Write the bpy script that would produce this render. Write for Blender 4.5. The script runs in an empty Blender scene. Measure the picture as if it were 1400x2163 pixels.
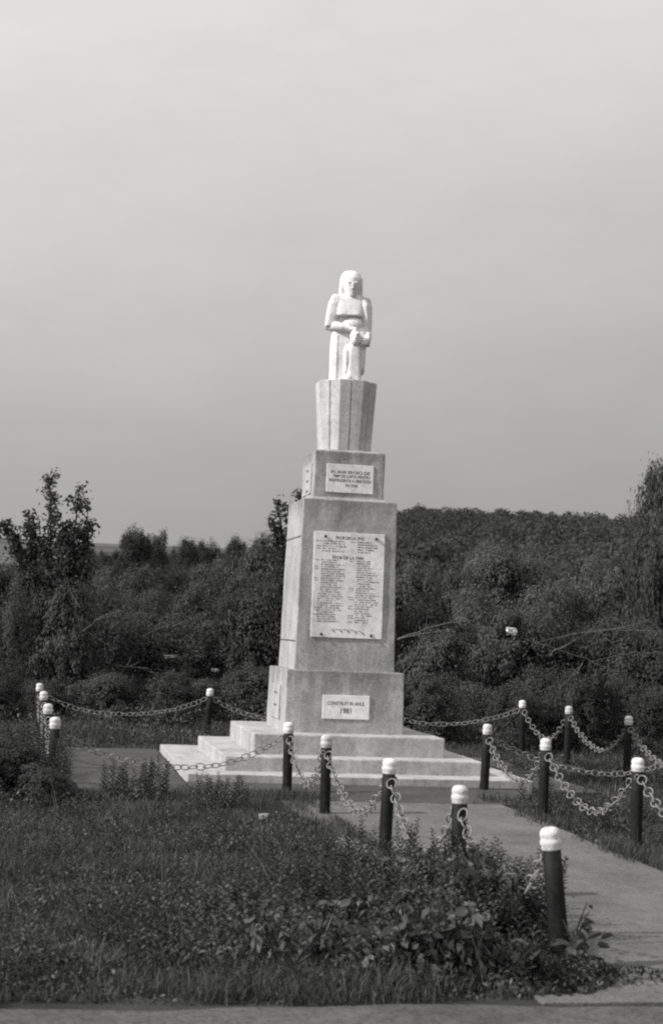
import bpy, bmesh, math, random
import numpy as np
from mathutils import Vector, Matrix, Quaternion

random.seed(7)
RNG = np.random.default_rng(7)
SC = bpy.context.scene
COL = SC.collection

# ------------------------------------------------------------------ camera
CAM = np.array([-4.7647, -24.5641, 2.1423])
FWD = np.array([0.18354, 0.97995, 0.07749])
RGT = np.array([0.98152, -0.18704, 0.04046])
UPV = np.array([-0.05415, -0.06863, 0.99617])
cam_data = bpy.data.cameras.new("camera")
cam = bpy.data.objects.new("camera", cam_data)
COL.objects.link(cam)
cam.matrix_world = Matrix(((RGT[0], UPV[0], -FWD[0], CAM[0]),
                           (RGT[1], UPV[1], -FWD[1], CAM[1]),
                           (RGT[2], UPV[2], -FWD[2], CAM[2]),
                           (0, 0, 0, 1)))
cam_data.sensor_fit = 'VERTICAL'
cam_data.sensor_height = 36.0
cam_data.lens = 3200.0 / 2163.0 * 36.0
cam_data.dof.use_dof = True
cam_data.dof.focus_distance = 23.0
cam_data.dof.aperture_fstop = 2.8
cam_data.clip_start = 0.1
cam_data.clip_end = 6000
SC.camera = cam

# ------------------------------------------------------------------ sky, sun, exposure
SUN_EL = math.radians(35)
SUN_AZ = math.radians(11)            # light travels to +x and a little to +y
sun_travel = Vector((math.cos(SUN_AZ) * math.cos(SUN_EL), math.sin(SUN_AZ) * math.cos(SUN_EL), -math.sin(SUN_EL)))
world = bpy.data.worlds.new("World")
SC.world = world
world.use_nodes = True
wn = world.node_tree
wn.nodes.clear()
wo = wn.nodes.new('ShaderNodeOutputWorld')
bg = wn.nodes.new('ShaderNodeBackground')
sky = wn.nodes.new('ShaderNodeTexSky')
sky.sky_type = 'NISHITA'
sky.sun_disc = False
sky.sun_elevation = SUN_EL
sky.sun_rotation = math.atan2(-sun_travel.x, -sun_travel.y)
sky.air_density = 1.0
sky.dust_density = 2.0
bw = wn.nodes.new('ShaderNodeRGBToBW')
tc = wn.nodes.new('ShaderNodeTexCoord')
sep = wn.nodes.new('ShaderNodeSeparateXYZ')
veil = wn.nodes.new('ShaderNodeValToRGB')            # thin veil of cloud over the clear sky, brighter aloft
cr = veil.color_ramp
cr.elements[0].position = 0.0
cr.elements[0].color = (0.40, 0.40, 0.40, 1)
cr.elements[1].position = 1.0
cr.elements[1].color = (0.84, 0.84, 0.84, 1)
for p, v in ((0.06, 0.415), (0.13, 0.495), (0.22, 0.61), (0.33, 0.735), (0.45, 0.82)):
    e = cr.elements.new(p)
    e.color = (v, v, v, 1)
noi = wn.nodes.new('ShaderNodeTexNoise')
noi.inputs['Scale'].default_value = 2.2
noi.inputs['Detail'].default_value = 9
noi.inputs['Roughness'].default_value = 0.62
mapn = wn.nodes.new('ShaderNodeMapping')
mapn.inputs['Scale'].default_value = (1.2, 1.2, 3.2)
mapn.inputs['Rotation'].default_value = (0.25, 0.35, 0.4)
nmr = wn.nodes.new('ShaderNodeMapRange')
nmr.inputs['From Min'].default_value = 0.25
nmr.inputs['From Max'].default_value = 0.75
nmr.inputs['To Min'].default_value = 8.9
nmr.inputs['To Max'].default_value = 11.1
mul = wn.nodes.new('ShaderNodeMath')
mul.operation = 'MULTIPLY'
mix = wn.nodes.new('ShaderNodeMix')
mix.data_type = 'FLOAT'
mix.inputs[0].default_value = 0.88
L = wn.links.new
L(tc.outputs['Generated'], sep.inputs[0])
L(sep.outputs['Z'], veil.inputs[0])
# the veil is brighter on the sun's side
dotn = wn.nodes.new('ShaderNodeVectorMath')
dotn.operation = 'DOT_PRODUCT'
dotn.inputs[1].default_value = (-sun_travel.x, -sun_travel.y, -sun_travel.z)
L(tc.outputs['Generated'], dotn.inputs[0])
dmr = wn.nodes.new('ShaderNodeMapRange')
dmr.inputs['From Min'].default_value = -1
dmr.inputs['From Max'].default_value = 1
dmr.inputs['To Min'].default_value = 0.60
dmr.inputs['To Max'].default_value = 1.46
L(dotn.outputs['Value'], dmr.inputs['Value'])
mul2 = wn.nodes.new('ShaderNodeMath')
mul2.operation = 'MULTIPLY'
L(dmr.outputs[0], mul2.inputs[1])
L(tc.outputs['Generated'], mapn.inputs['Vector'])
L(mapn.outputs[0], noi.inputs['Vector'])
L(noi.outputs['Fac'], nmr.inputs['Value'])
L(veil.outputs[0], mul.inputs[0])
L(nmr.outputs[0], mul.inputs[1])
L(sky.outputs[0], bw.inputs[0])
L(bw.outputs[0], mix.inputs[2])
L(mul.outputs[0], mul2.inputs[0])
L(mul2.outputs[0], mix.inputs[3])
tint = wn.nodes.new('ShaderNodeVectorMath')          # the faint warmth of the print
tint.operation = 'SCALE'
tint.inputs[0].default_value = (1.0, 0.992, 0.972)
L(mix.outputs[0], tint.inputs['Scale'])
L(tint.outputs[0], bg.inputs['Color'])
bg.inputs['Strength'].default_value = 0.1
L(bg.outputs[0], wo.inputs['Surface'])

sun_data = bpy.data.lights.new("sun", 'SUN')
sun_data.energy = 4.8
sun_data.angle = math.radians(0.6)
sun_data.color = (1.0, 0.985, 0.965)
sun = bpy.data.objects.new("sun", sun_data)
sun.rotation_mode = 'QUATERNION'
sun.rotation_quaternion = sun_travel.to_track_quat('-Z', 'Y')
COL.objects.link(sun)

SC.view_settings.view_transform = 'Standard'
SC.view_settings.look = 'None'
SC.view_settings.gamma = 1
SC.view_settings.exposure = 0.0
SC.view_settings.use_curve_mapping = False
SC.render.engine = 'CYCLES'
SC.cycles.filter_width = 2.2
SC.cycles.use_denoising = False
SC.cycles.max_bounces = 6
SC.cycles.transparent_max_bounces = 4


# ------------------------------------------------------------------ helpers: objects
def thing(name, label, cat, loc=(0, 0, 0), group=None, rotz=0.0):
    o = bpy.data.objects.new(name, None)
    o.empty_display_size = 0.2
    COL.objects.link(o)
    o.location = loc
    o.rotation_euler = (0, 0, rotz)
    o['label'] = label
    o['category'] = cat
    if group:
        o['group'] = group
    return o


def obj(name, me, mat=None, parent=None):
    if mat is not None and not me.materials:
        me.materials.append(mat)
    o = bpy.data.objects.new(name, me)
    COL.objects.link(o)
    if parent is not None:
        o.parent = parent
    return o


def tag(o, label, cat, group=None):
    o['label'] = label
    o['category'] = cat
    if group:
        o['group'] = group
    return o


def mesh_np(name, v, f, smooth=False):
    """v (N,3); f (M,3) or (M,4)"""
    v = np.asarray(v, dtype=np.float32).reshape(-1, 3)
    f = np.asarray(f, dtype=np.int32)
    k = f.shape[1]
    me = bpy.data.meshes.new(name)
    me.vertices.add(len(v))
    me.vertices.foreach_set('co', v.ravel())
    me.loops.add(f.size)
    me.loops.foreach_set('vertex_index', f.ravel())
    me.polygons.add(len(f))
    me.polygons.foreach_set('loop_start', np.arange(0, f.size, k, dtype=np.int32))
    me.polygons.foreach_set('loop_total', np.full(len(f), k, dtype=np.int32))
    me.update(calc_edges=True)
    if smooth:
        me.polygons.foreach_set('use_smooth', np.ones(len(f), dtype=bool))
    return me


def bm_mesh(name, bm, smooth=False):
    bmesh.ops.recalc_face_normals(bm, faces=bm.faces)
    me = bpy.data.meshes.new(name)
    bm.to_mesh(me)
    bm.free()
    if smooth:
        for p in me.polygons:
            p.use_smooth = True
    return me


def frustum_bm(bm, hx0, hy0, hx1, hy1, z0, z1, cx=0, cy=0):
    vs = []
    for hx, hy, z in ((hx0, hy0, z0), (hx1, hy1, z1)):
        for sx, sy in ((-1, -1), (1, -1), (1, 1), (-1, 1)):
            vs.append(bm.verts.new((cx + sx * hx, cy + sy * hy, z)))
    bm.faces.new(vs[3::-1])
    bm.faces.new(vs[4:8])
    for i in range(4):
        j = (i + 1) % 4
        bm.faces.new((vs[i], vs[j], vs[4 + j], vs[4 + i]))
    return vs


def sines(p, s, seed):
    """smooth pseudo-noise for numpy points, about -1..1"""
    r = np.random.default_rng(seed)
    out = np.zeros(len(p))
    for i in range(6):
        d = r.normal(size=3)
        d *= s * (0.6 + 1.2 * r.random()) / np.linalg.norm(d)
        out += np.sin(p @ d + r.random() * 6.28)
    return out / 3.0


def cast_block(name, hx0, hy0, hx1, hy1, z0, z1, bevel=0.02, cuts=14, wear=0.006, seed=1):
    """a cast concrete block with softened, slightly uneven edges"""
    bm = bmesh.new()
    frustum_bm(bm, hx0, hy0, hx1, hy1, z0, z1)
    bmesh.ops.bevel(bm, geom=list(bm.edges), offset=bevel, segments=2, profile=0.6, affect='EDGES')
    long_e = [e for e in bm.edges if e.calc_length() > 0.15]
    bmesh.ops.subdivide_edges(bm, edges=long_e, cuts=cuts, use_grid_fill=True)
    co = np.array([v.co[:] for v in bm.verts])
    n1, n2, n3 = sines(co, 9, seed), sines(co, 11, seed + 1), sines(co, 25, seed + 2)
    for v, a, b, c in zip(bm.verts, n1, n2, n3):
        v.co.x += wear * (a * 0.6 + c * 0.4)
        v.co.y += wear * (b * 0.6 + c * 0.3)
        v.co.z += wear * (c * 0.6 + a * 0.2)
    me = bm_mesh(name, bm)
    return me


def lathe(name, prof, n=20, smooth=True):
    v, f = [], []
    for r, z in prof:
        for i in range(n):
            a = 2 * math.pi * i / n
            v.append((r * math.cos(a), r * math.sin(a), z))
    m = len(prof)
    for k in range(m - 1):
        for i in range(n):
            j = (i + 1) % n
            f.append((k * n + i, k * n + j, (k + 1) * n + j, (k + 1) * n + i))
    return mesh_np(name, v, f, smooth)


def tube_np(pts, rad, n=6):
    pts = np.asarray(pts, float)
    rad = np.broadcast_to(np.asarray(rad, float), (len(pts),))
    t = np.gradient(pts, axis=0)
    t /= np.linalg.norm(t, axis=1)[:, None] + 1e-9
    ref = np.array([0.31, 0.17, 0.93]) if abs(t[:, 2]).mean() < 0.9 else np.array([1.0, 0.1, 0.05])
    u = np.cross(t, ref)
    u /= np.linalg.norm(u, axis=1)[:, None] + 1e-9
    w = np.cross(t, u)
    a = np.arange(n) * 2 * math.pi / n
    v = pts[:, None, :] + rad[:, None, None] * (np.cos(a)[None, :, None] * u[:, None, :] + np.sin(a)[None, :, None] * w[:, None, :])
    m = len(pts)
    f = []
    for k in range(m - 1):
        for i in range(n):
            j = (i + 1) % n
            f.append((k * n + i, k * n + j, (k + 1) * n + j, (k + 1) * n + i))
    return v.reshape(-1, 3), np.array(f, dtype=np.int32)


def merge_np(parts):
    vs, fs, o = [], [], 0
    for v, f in parts:
        vs.append(v)
        fs.append(np.asarray(f) + o)
        o += len(v)
    return np.concatenate(vs), np.concatenate(fs)


# ------------------------------------------------------------------ helpers: materials
def new_mat(name):
    m = bpy.data.materials.new(name)
    m.use_nodes = True
    nt = m.node_tree
    b = nt.nodes['Principled BSDF']
    return m, nt, b


def grey(v, warm=0.0):
    return (v * (1 + warm), v, v * (1 - warm), 1)


def noise(nt, scale, detail=6, rough=0.55, stretch=None, src='Position'):
    n = nt.nodes.new('ShaderNodeTexNoise')
    n.inputs['Scale'].default_value = scale
    n.inputs['Detail'].default_value = detail
    n.inputs['Roughness'].default_value = rough
    g = nt.nodes.new('ShaderNodeNewGeometry')
    out = g.outputs['Position']
    if stretch:
        mp = nt.nodes.new('ShaderNodeMapping')
        mp.inputs['Scale'].default_value = stretch
        nt.links.new(out, mp.inputs['Vector'])
        out = mp.outputs[0]
    nt.links.new(out, n.inputs['Vector'])
    return n


def ramp(nt, src, stops):
    r = nt.nodes.new('ShaderNodeValToRGB')
    el = r.color_ramp.elements
    el[0].position, el[0].color = stops[0][0], grey(stops[0][1])
    el[1].position, el[1].color = stops[-1][0], grey(stops[-1][1])
    for p, v in stops[1:-1]:
        e = el.new(p)
        e.color = grey(v)
    nt.links.new(src, r.inputs[0])
    return r


def mulc(nt, a, b, fac=1.0, kind='MULTIPLY'):
    m = nt.nodes.new('ShaderNodeMix')
    m.data_type = 'RGBA'
    m.blend_type = kind
    m.inputs[0].default_value = fac
    nt.links.new(a, m.inputs[6])
    nt.links.new(b, m.inputs[7])
    return m.outputs[2]


def bump(nt, b, src, strength, dist):
    n = nt.nodes.new('ShaderNodeBump')
    n.inputs['Strength'].default_value = strength
    n.inputs['Distance'].default_value = dist
    nt.links.new(src, n.inputs['Height'])
    nt.links.new(n.outputs[0], b.inputs['Normal'])
    return n


def concrete(name, base, speck=0.35, streak=0.25, rough=0.9, warm=0.01, fine=70, top=None, blotch=0.0):
    m, nt, b = new_mat(name)
    big = ramp(nt, noise(nt, 1.7, 8, 0.6).outputs['Fac'], ((0.28, base * 0.74), (0.5, base), (0.72, base * 1.16)))
    fi = ramp(nt, noise(nt, fine, 3, 0.7).outputs['Fac'], ((0.32, 1 - speck), (0.5, 1.0), (0.68, 1 + speck * 0.4)))
    st = ramp(nt, noise(nt, 5.0, 5, 0.6, (1, 1, 0.12)).outputs['Fac'], ((0.35, 1 - streak), (0.55, 1.0), (0.8, 1.05)))
    mid = ramp(nt, noise(nt, 14, 6, 0.7).outputs['Fac'], ((0.3, 0.76), (0.52, 1.0), (0.75, 1.1)))
    c = mulc(nt, big.outputs[0], fi.outputs[0])
    c = mulc(nt, c, st.outputs[0])
    c = mulc(nt, c, mid.outputs[0])
    if blotch:                                            # damp patches, trodden soil and hairline cracks
        bl = ramp(nt, noise(nt, 0.9, 9, 0.7, (1, 0.7, 1)).outputs['Fac'], ((0.34, 0.76), (0.5, 1.0), (0.7, 1.12)))
        c = mulc(nt, c, bl.outputs[0])
        ck = ramp(nt, noise(nt, 1.4, 4, 0.6).outputs['Fac'], ((0.492, 1.0), (0.4985, 0.55), (0.505, 1.0)))
        c = mulc(nt, c, ck.outputs[0], 0.7)
    if top is not None:                                   # ragged runoff stains below a top edge
        g = nt.nodes.new('ShaderNodeNewGeometry')
        sp = nt.nodes.new('ShaderNodeSeparateXYZ')
        nt.links.new(g.outputs['Position'], sp.inputs[0])
        mr = nt.nodes.new('ShaderNodeMapRange')
        mr.inputs['From Min'].default_value = top - 0.42
        mr.inputs['From Max'].default_value = top
        nt.links.new(sp.outputs['Z'], mr.inputs['Value'])
        sn = noise(nt, 7.0, 6, 0.65, (1, 1, 0.35))
        mm = nt.nodes.new('ShaderNodeMath')
        mm.operation = 'MULTIPLY_ADD'
        nt.links.new(mr.outputs[0], mm.inputs[0])
        mm.inputs[1].default_value = 0.42
        nt.links.new(sn.outputs['Fac'], mm.inputs[2])
        sr = ramp(nt, mm.outputs[0], ((0.62, 1.0), (0.78, 0.82), (1.0, 0.62)))
        c = mulc(nt, c, sr.outputs[0])
    nt.links.new(c, b.inputs['Base Color'])
    b.inputs['Roughness'].default_value = rough
    b.inputs['Specular IOR Level'].default_value = 0.25
    bump(nt, b, noise(nt, 55, 8, 0.75).outputs['Fac'], 0.5, 0.006)
    return m


def plain(name, base, rough=0.5, var=0.15, scale=30, metallic=0.0, bmp=0.15, spec=0.5):
    m, nt, b = new_mat(name)
    c = ramp(nt, noise(nt, scale, 6, 0.65).outputs['Fac'], ((0.3, base * (1 - var)), (0.7, base * (1 + var))))
    nt.links.new(c.outputs[0], b.inputs['Base Color'])
    b.inputs['Roughness'].default_value = rough
    b.inputs['Metallic'].default_value = metallic
    b.inputs['Specular IOR Level'].default_value = spec
    if bmp:
        bump(nt, b, noise(nt, scale * 2.5, 5, 0.7).outputs['Fac'], bmp, 0.004)
    return m


def foliage(name, base, spread=0.6, rough=0.6, trans=0.35, spec=0.06, patch=0.35, pscale=0.5):
    m, nt, b = new_mat(name)
    g = nt.nodes.new('ShaderNodeNewGeometry')
    isl = ramp(nt, g.outputs['Random Per Island'], ((0.0, base * (1 - spread)), (0.75, base), (1.0, base * (1 + spread))))
    pt = ramp(nt, noise(nt, pscale, 4, 0.6).outputs['Fac'], ((0.3, 1 - patch), (0.7, 1 + patch)))
    c = mulc(nt, isl.outputs[0], pt.outputs[0])
    nt.links.new(c, b.inputs['Base Color'])
    b.inputs['Roughness'].default_value = rough
    b.inputs['Specular IOR Level'].default_value = spec
    tr = nt.nodes.new('ShaderNodeBsdfTranslucent')
    nt.links.new(c, tr.inputs['Color'])
    mx = nt.nodes.new('ShaderNodeMixShader')
    mx.inputs[0].default_value = trans
    nt.links.new(b.outputs[0], mx.inputs[1])
    nt.links.new(tr.outputs[0], mx.inputs[2])
    nt.links.new(mx.outputs[0], nt.nodes['Material Output'].inputs['Surface'])
    return m


M = {
    'concrete': concrete('cast_concrete', 0.385, 0.5, 0.22),
    'base': concrete('cast_concrete_base', 0.385, 0.5, 0.2, top=1.5),
    'plinth': concrete('cast_concrete_plinth', 0.385, 0.5, 0.22, top=4.23),
    'upper': concrete('cast_concrete_upper', 0.385, 0.5, 0.22, top=5.04),
    'step': concrete('step_concrete', 0.41, 0.45, 0.2),
    'pedestal': concrete('pedestal_render', 0.52, 0.35, 0.15),
    'white': concrete('white_limestone', 0.78, 0.16, 0.22, rough=0.85, fine=45),
    'marble': concrete('plaque_stone', 0.76, 0.16, 0.05, rough=0.6, fine=90),
    'ink': plain('lettering_paint', 0.045, 0.6, 0.3, 60, bmp=0),
    'bolt': plain('bolt_iron', 0.03, 0.6, 0.3, 80),
    'pipe': plain('black_post_paint', 0.012, 0.65, 0.6, 14, bmp=0.25, spec=0.15),
    'cap': concrete('white_cap_paint', 0.64, 0.35, 0.3, rough=0.8, fine=60),
    'chain': plain('chain_paint', 0.19, 0.55, 0.5, 40, spec=0.4),
    'path': concrete('path_concrete', 0.125, 0.5, 0.0, fine=45, blotch=1.0),
    'apron': concrete('apron_concrete', 0.062, 0.4, 0.0, fine=35, blotch=1.0),
    'bark': plain('bark', 0.045, 0.9, 0.45, 12, bmp=0.6, spec=0.1),
    'twig': plain('dead_twig', 0.13, 0.8, 0.3, 12, bmp=0, spec=0.1),
    'stone': concrete('pale_stone', 0.3, 0.3, 0.0),
    'scrap': plain('pale_scrap', 0.75, 0.7, 0.15, 12),
    'leaf_dark': foliage('leaf_dark', 0.078, 0.25,  patch=0.45, pscale=0.35),
    'leaf_mid': foliage('leaf_mid', 0.095, 0.25, patch=0.45, pscale=0.35),
    'leaf_pale': foliage('leaf_pale', 0.11, 0.25),
    'leaf_far': foliage('leaf_far', 0.068, 0.18, rough=0.8, pscale=0.02),
    'weed': foliage('weed_leaf', 0.078, 0.6, rough=0.5, trans=0.25, spec=0.25, patch=0.6, pscale=1.6),
    'grass': foliage('grass_blade', 0.085, 0.35, rough=0.5, trans=0.3, patch=0.45, pscale=0.9),
}


# ------------------------------------------------------------------ terrain
def sstep(a, b, x):
    t = np.clip((x - a) / (b - a), 0, 1)
    return t * t * (3 - 2 * t)


def ground_z(x, y):
    x = np.asarray(x, float)
    y = np.asarray(y, float)
    z = -0.135 - 0.075 * np.clip(x - 1.5, 0, 3.6) * sstep(-15.2, -11, y)
    z = z + 0.012 * np.sin(x * 1.7 + y * 0.6) * np.sin(y * 1.3 - x * 0.4)
    s = np.maximum(y + 24.56, 1.0)
    q = (x + 4.76) / s
    far = np.maximum(s - 55, 0)
    base = np.where(far > 0, far * (0.042 + 0.014 * np.minimum(s / 1100, 1)), 0)
    base = np.where(s > 1300, (1300 - 55) * 0.056 - (s - 1300) * 0.01, base)
    ridge = sstep(0.155, 0.25, q) * (0.90 + 0.35 * np.clip(q - 0.23, 0, 0.25)) * np.interp(s, [55, 120, 460, 600, 1300], [0, 0.2, 17.0, 12, 0])
    roll = np.minimum(far / 60, 3.0) * np.sin(x * 0.021 + 1.1) * np.sin(y * 0.017) * 0.4
    return z + base + ridge + roll


def build_ground():
    def axis(lo, hi, n0, near, step):
        a = list(np.arange(-near, near + 1e-6, step))
        v, st = near, step
        while v < hi:
            st *= 1.22
            v += st
            a.append(v)
        v, st = -near, step
        while v > lo:
            st *= 1.22
            v -= st
            a.insert(0, v)
        return np.array(a)
    xs = axis(-1600, 1600, 0, 16, 0.4)
    ys = axis(-60, 2500, 0, 22, 0.4)
    X, Y = np.meshgrid(xs, ys)
    Z = ground_z(X, Y)
    nx, ny = len(xs), len(ys)
    idx = np.arange(nx * ny).reshape(ny, nx)
    f = np.stack([idx[:-1, :-1], idx[:-1, 1:], idx[1:, 1:], idx[1:, :-1]], -1).reshape(-1, 4)
    me = mesh_np('ground', np.stack([X, Y, Z], -1), f, True)
    m, nt, b = new_mat('ground_soil')
    near = ramp(nt, noise(nt, 1.6, 8, 0.65).outputs['Fac'], ((0.3, 0.028), (0.7, 0.06)))
    # far fields: strips of stubble and pasture
    far = ramp(nt, noise(nt, 0.016, 4, 0.6, (0.6, 1.6, 1)).outputs['Fac'], ((0.38, 0.05), (0.5, 0.08), (0.62, 0.13)))
    g = nt.nodes.new('ShaderNodeNewGeometry')
    sp = nt.nodes.new('ShaderNodeSeparateXYZ')
    nt.links.new(g.outputs['Position'], sp.inputs[0])
    mr = nt.nodes.new('ShaderNodeMapRange')
    mr.inputs['From Min'].default_value = 60
    mr.inputs['From Max'].default_value = 140
    nt.links.new(sp.outputs['Y'], mr.inputs['Value'])
    mx = nt.nodes.new('ShaderNodeMix')
    mx.data_type = 'RGBA'
    nt.links.new(mr.outputs[0], mx.inputs[0])
    nt.links.new(near.outputs[0], mx.inputs[6])
    nt.links.new(far.outputs[0], mx.inputs[7])
    nt.links.new(mx.outputs[2], b.inputs['Base Color'])
    b.inputs['Roughness'].default_value = 1.0
    b.inputs['Specular IOR Level'].default_value = 0.1
    bump(nt, b, noise(nt, 18, 8, 0.7).outputs['Fac'], 0.8, 0.03)
    o = obj('ground', me, m)
    o['kind'] = 'structure'


build_ground()


def slab(name, x0, x1, y0, y1, z0, z1, mat, parent, seed, wob=0.012):
    bm = bmesh.new()
    frustum_bm(bm, (x1 - x0) / 2, (y1 - y0) / 2, (x1 - x0) / 2 - 0.004, (y1 - y0) / 2 - 0.004, z0, z1, (x0 + x1) / 2, (y0 + y1) / 2)
    bmesh.ops.bevel(bm, geom=list(bm.edges), offset=0.006, segments=1, affect='EDGES')
    return obj(name, bm_mesh(name, bm), mat, parent)


# footpath: cast slabs from the memorial to the road
path = bpy.data.objects.new('footpath', None)
COL.objects.link(path)
path['kind'] = 'structure'
ye = [-4.72, -7.75, -10.65, -13.2, -15.36]
for k in range(4):
    z1 = -0.107 + random.uniform(-.003, .003) - (0.009 if k == 3 else 0)
    slab('slab', -1.55 + random.uniform(-.03, .03), 1.42 + random.uniform(-.06, .06), ye[k + 1] + 0.006, ye[k] - 0.006, -0.22, z1, M['path'], path, k)
# paved apron round the steps
apron = bpy.data.objects.new('paved_apron', None)
COL.objects.link(apron)
apron['kind'] = 'structure'
k = 0
for x0, x1 in ((-4.35, -2.62),):
    for y0, y1 in ((-4.7, -3.1), (-3.1, -1.55), (-1.55, 1.4), (1.4, 2.95)):
        slab('slab', x0 + .01, x1 - .01, y0 + .012, y1 - .012, -0.22, -0.112 + random.uniform(-.006, .004), M['apron'], apron, k)
for x0, x1 in ((-2.62, -0.95), (-0.95, 0.75), (0.75, 2.45)):
    slab('slab', x0 + .01, x1 - .01, -4.7 + .012, -2.6, -0.22, -0.110 + random.uniform(-.006, .004), M['apron'], apron, k)
for y0, y1 in ((-2.5, 0.3), (0.3, 3.2)):
    slab('slab', 2.62, 3.7, y0 + .012, y1 - .012, -0.3, -0.15 + random.uniform(-.006, .004), M['apron'], apron, k)

# road along the front
bm = bmesh.new()
xs = np.linspace(-30, 30, 121)
row = []
for x in xs:
    e = -15.42 + 0.05 * math.sin(x * 1.9) + 0.03 * math.sin(x * 5.3 + 1)
    row.append((bm.verts.new((x, -45, -0.128)), bm.verts.new((x, -19, -0.105)), bm.verts.new((x, e, -0.12)), bm.verts.new((x, e + 0.01, -0.22))))
for a, b_ in zip(row[:-1], row[1:]):
    for i in range(3):
        bm.faces.new((a[i], b_[i], b_[i + 1], a[i + 1]))
road = obj('road', bm_mesh('road', bm), concrete('road_surface', 0.085, 0.5, 0.0, fine=30, blotch=1.0))
road['kind'] = 'structure'

# ------------------------------------------------------------------ war memorial
mem = thing('war_memorial', 'tall stepped concrete war memorial with inscribed plaques and a fluted top block', 'monument')
Z1, Z2, Z3, Z4, Z5, Z6, Z7 = 0.0, 0.215, 0.521, 1.4975, 4.2285, 5.039, 6.235
obj('step', cast_block('step_low', 2.589, 2.589, 2.589, 2.589, -0.35, Z1, 0.012, 24, 0.006, 1), M['step'], mem)
obj('step', cast_block('step_middle', 1.987, 1.987, 1.987, 1.987, -0.05, Z2, 0.022, 22, 0.007, 5), M['step'], mem)
obj('step', cast_block('step_high', 1.497, 1.497, 1.497, 1.497, 0.15, Z3, 0.022, 20, 0.007, 9), M['step'], mem)
obj('base_block', cast_block('base_block', 0.955, 0.955, 0.945, 0.945, 0.5, Z4, 0.02, 16, 0.007, 13), M['base'], mem)
obj('plinth', cast_block('plinth', 0.8136, 0.8136, 0.7635, 0.7635, Z4 - 0.03, Z5, 0.02, 24, 0.006, 17), M['plinth'], mem)
obj('upper_block', cast_block('upper_block', 0.585, 0.585, 0.58, 0.58, Z5 - 0.03, Z6, 0.028, 14, 0.009, 21), M['upper'], mem)
# thin mortar bed at the foot of the fluted block and between plinth and upper block
obj('mortar_bed', cast_block('mortar_bed', 0.625, 0.625, 0.59, 0.59, Z5 - 0.012, Z5 + 0.05, 0.01, 10, 0.008, 25), M['concrete'], mem)
obj('mortar_bed', cast_block('mortar_bed_top', 0.545, 0.545, 0.44, 0.44, Z6 - 0.012, Z6 + 0.035, 0.008, 10, 0.008, 29), M['step'], mem)

# octagonal fluted block: a core with sixteen panels, two to a side
ped = bpy.data.objects.new('pedestal', None)
COL.objects.link(ped)
ped.parent = mem
A0, A1 = 0.415, 0.482
P0, P1 = Z6 + 0.03, Z7


def oct_ring(a, z):
    r = a / math.cos(math.pi / 8)
    return [(r * math.cos(math.pi / 8 + i * math.pi / 4), r * math.sin(math.pi / 8 + i * math.pi / 4), z) for i in range(8)]


bm = bmesh.new()
r0 = [bm.verts.new(p) for p in oct_ring(A0 - 0.045, P0 - 0.02)]
r1 = [bm.verts.new(p) for p in oct_ring(A1 - 0.045, P1 - 0.012)]
bm.faces.new(r0[::-1])
bm.faces.new(r1)
for i in range(8):
    bm.faces.new((r0[i], r0[(i + 1) % 8], r1[(i + 1) % 8], r1[i]))
obj('core', bm_mesh('pedestal_core', bm), M['pedestal'], ped)
for i in range(8):
    mid = i * math.pi / 4
    n = Vector((math.cos(mid), math.sin(mid), 0))
    t = Vector((-math.sin(mid), math.cos(mid), 0))
    for side in (-1, 1):
        bm = bmesh.new()
        vs = []
        for a, z in ((A0, P0), (A1, P1 + random.uniform(-.004, .006))):
            h = a * math.tan(math.pi / 8)
            g0 = 0.007
            d = random.uniform(-.003, .003)
            for depth, o2 in ((d, h), (d, g0), (-0.055, g0), (-0.055, h - 0.055 * math.tan(math.pi / 8))):
                p = n * (a + depth) + t * (side * o2)
                vs.append(bm.verts.new((p.x, p.y, z)))
        bm.faces.new(vs[:4])
        bm.faces.new(vs[4:])
        for q in range(4):
            bm.faces.new((vs[q], vs[(q + 1) % 4], vs[4 + (q + 1) % 4], vs[4 + q]))
        bmesh.ops.recalc_face_normals(bm, faces=bm.faces)
        bmesh.ops.bevel(bm, geom=[e for e in bm.edges], offset=0.006, segments=1, affect='EDGES')
        obj('panel', bm_mesh('panel', bm), M['pedestal'], ped)
bm = bmesh.new()
cap_r = [bm.verts.new(p) for p in oct_ring(A1 - 0.02, P1 - 0.01)]
cap_t = [bm.verts.new(p) for p in oct_ring(A1 - 0.06, P1 + 0.014)]
bm.faces.new(cap_r[::-1])
bm.faces.new(cap_t)
for i in range(8):
    bm.faces.new((cap_r[i], cap_r[(i + 1) % 8], cap_t[(i + 1) % 8], cap_t[i]))
obj('top_screed', bm_mesh('top_screed', bm), M['pedestal'], ped)


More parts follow.
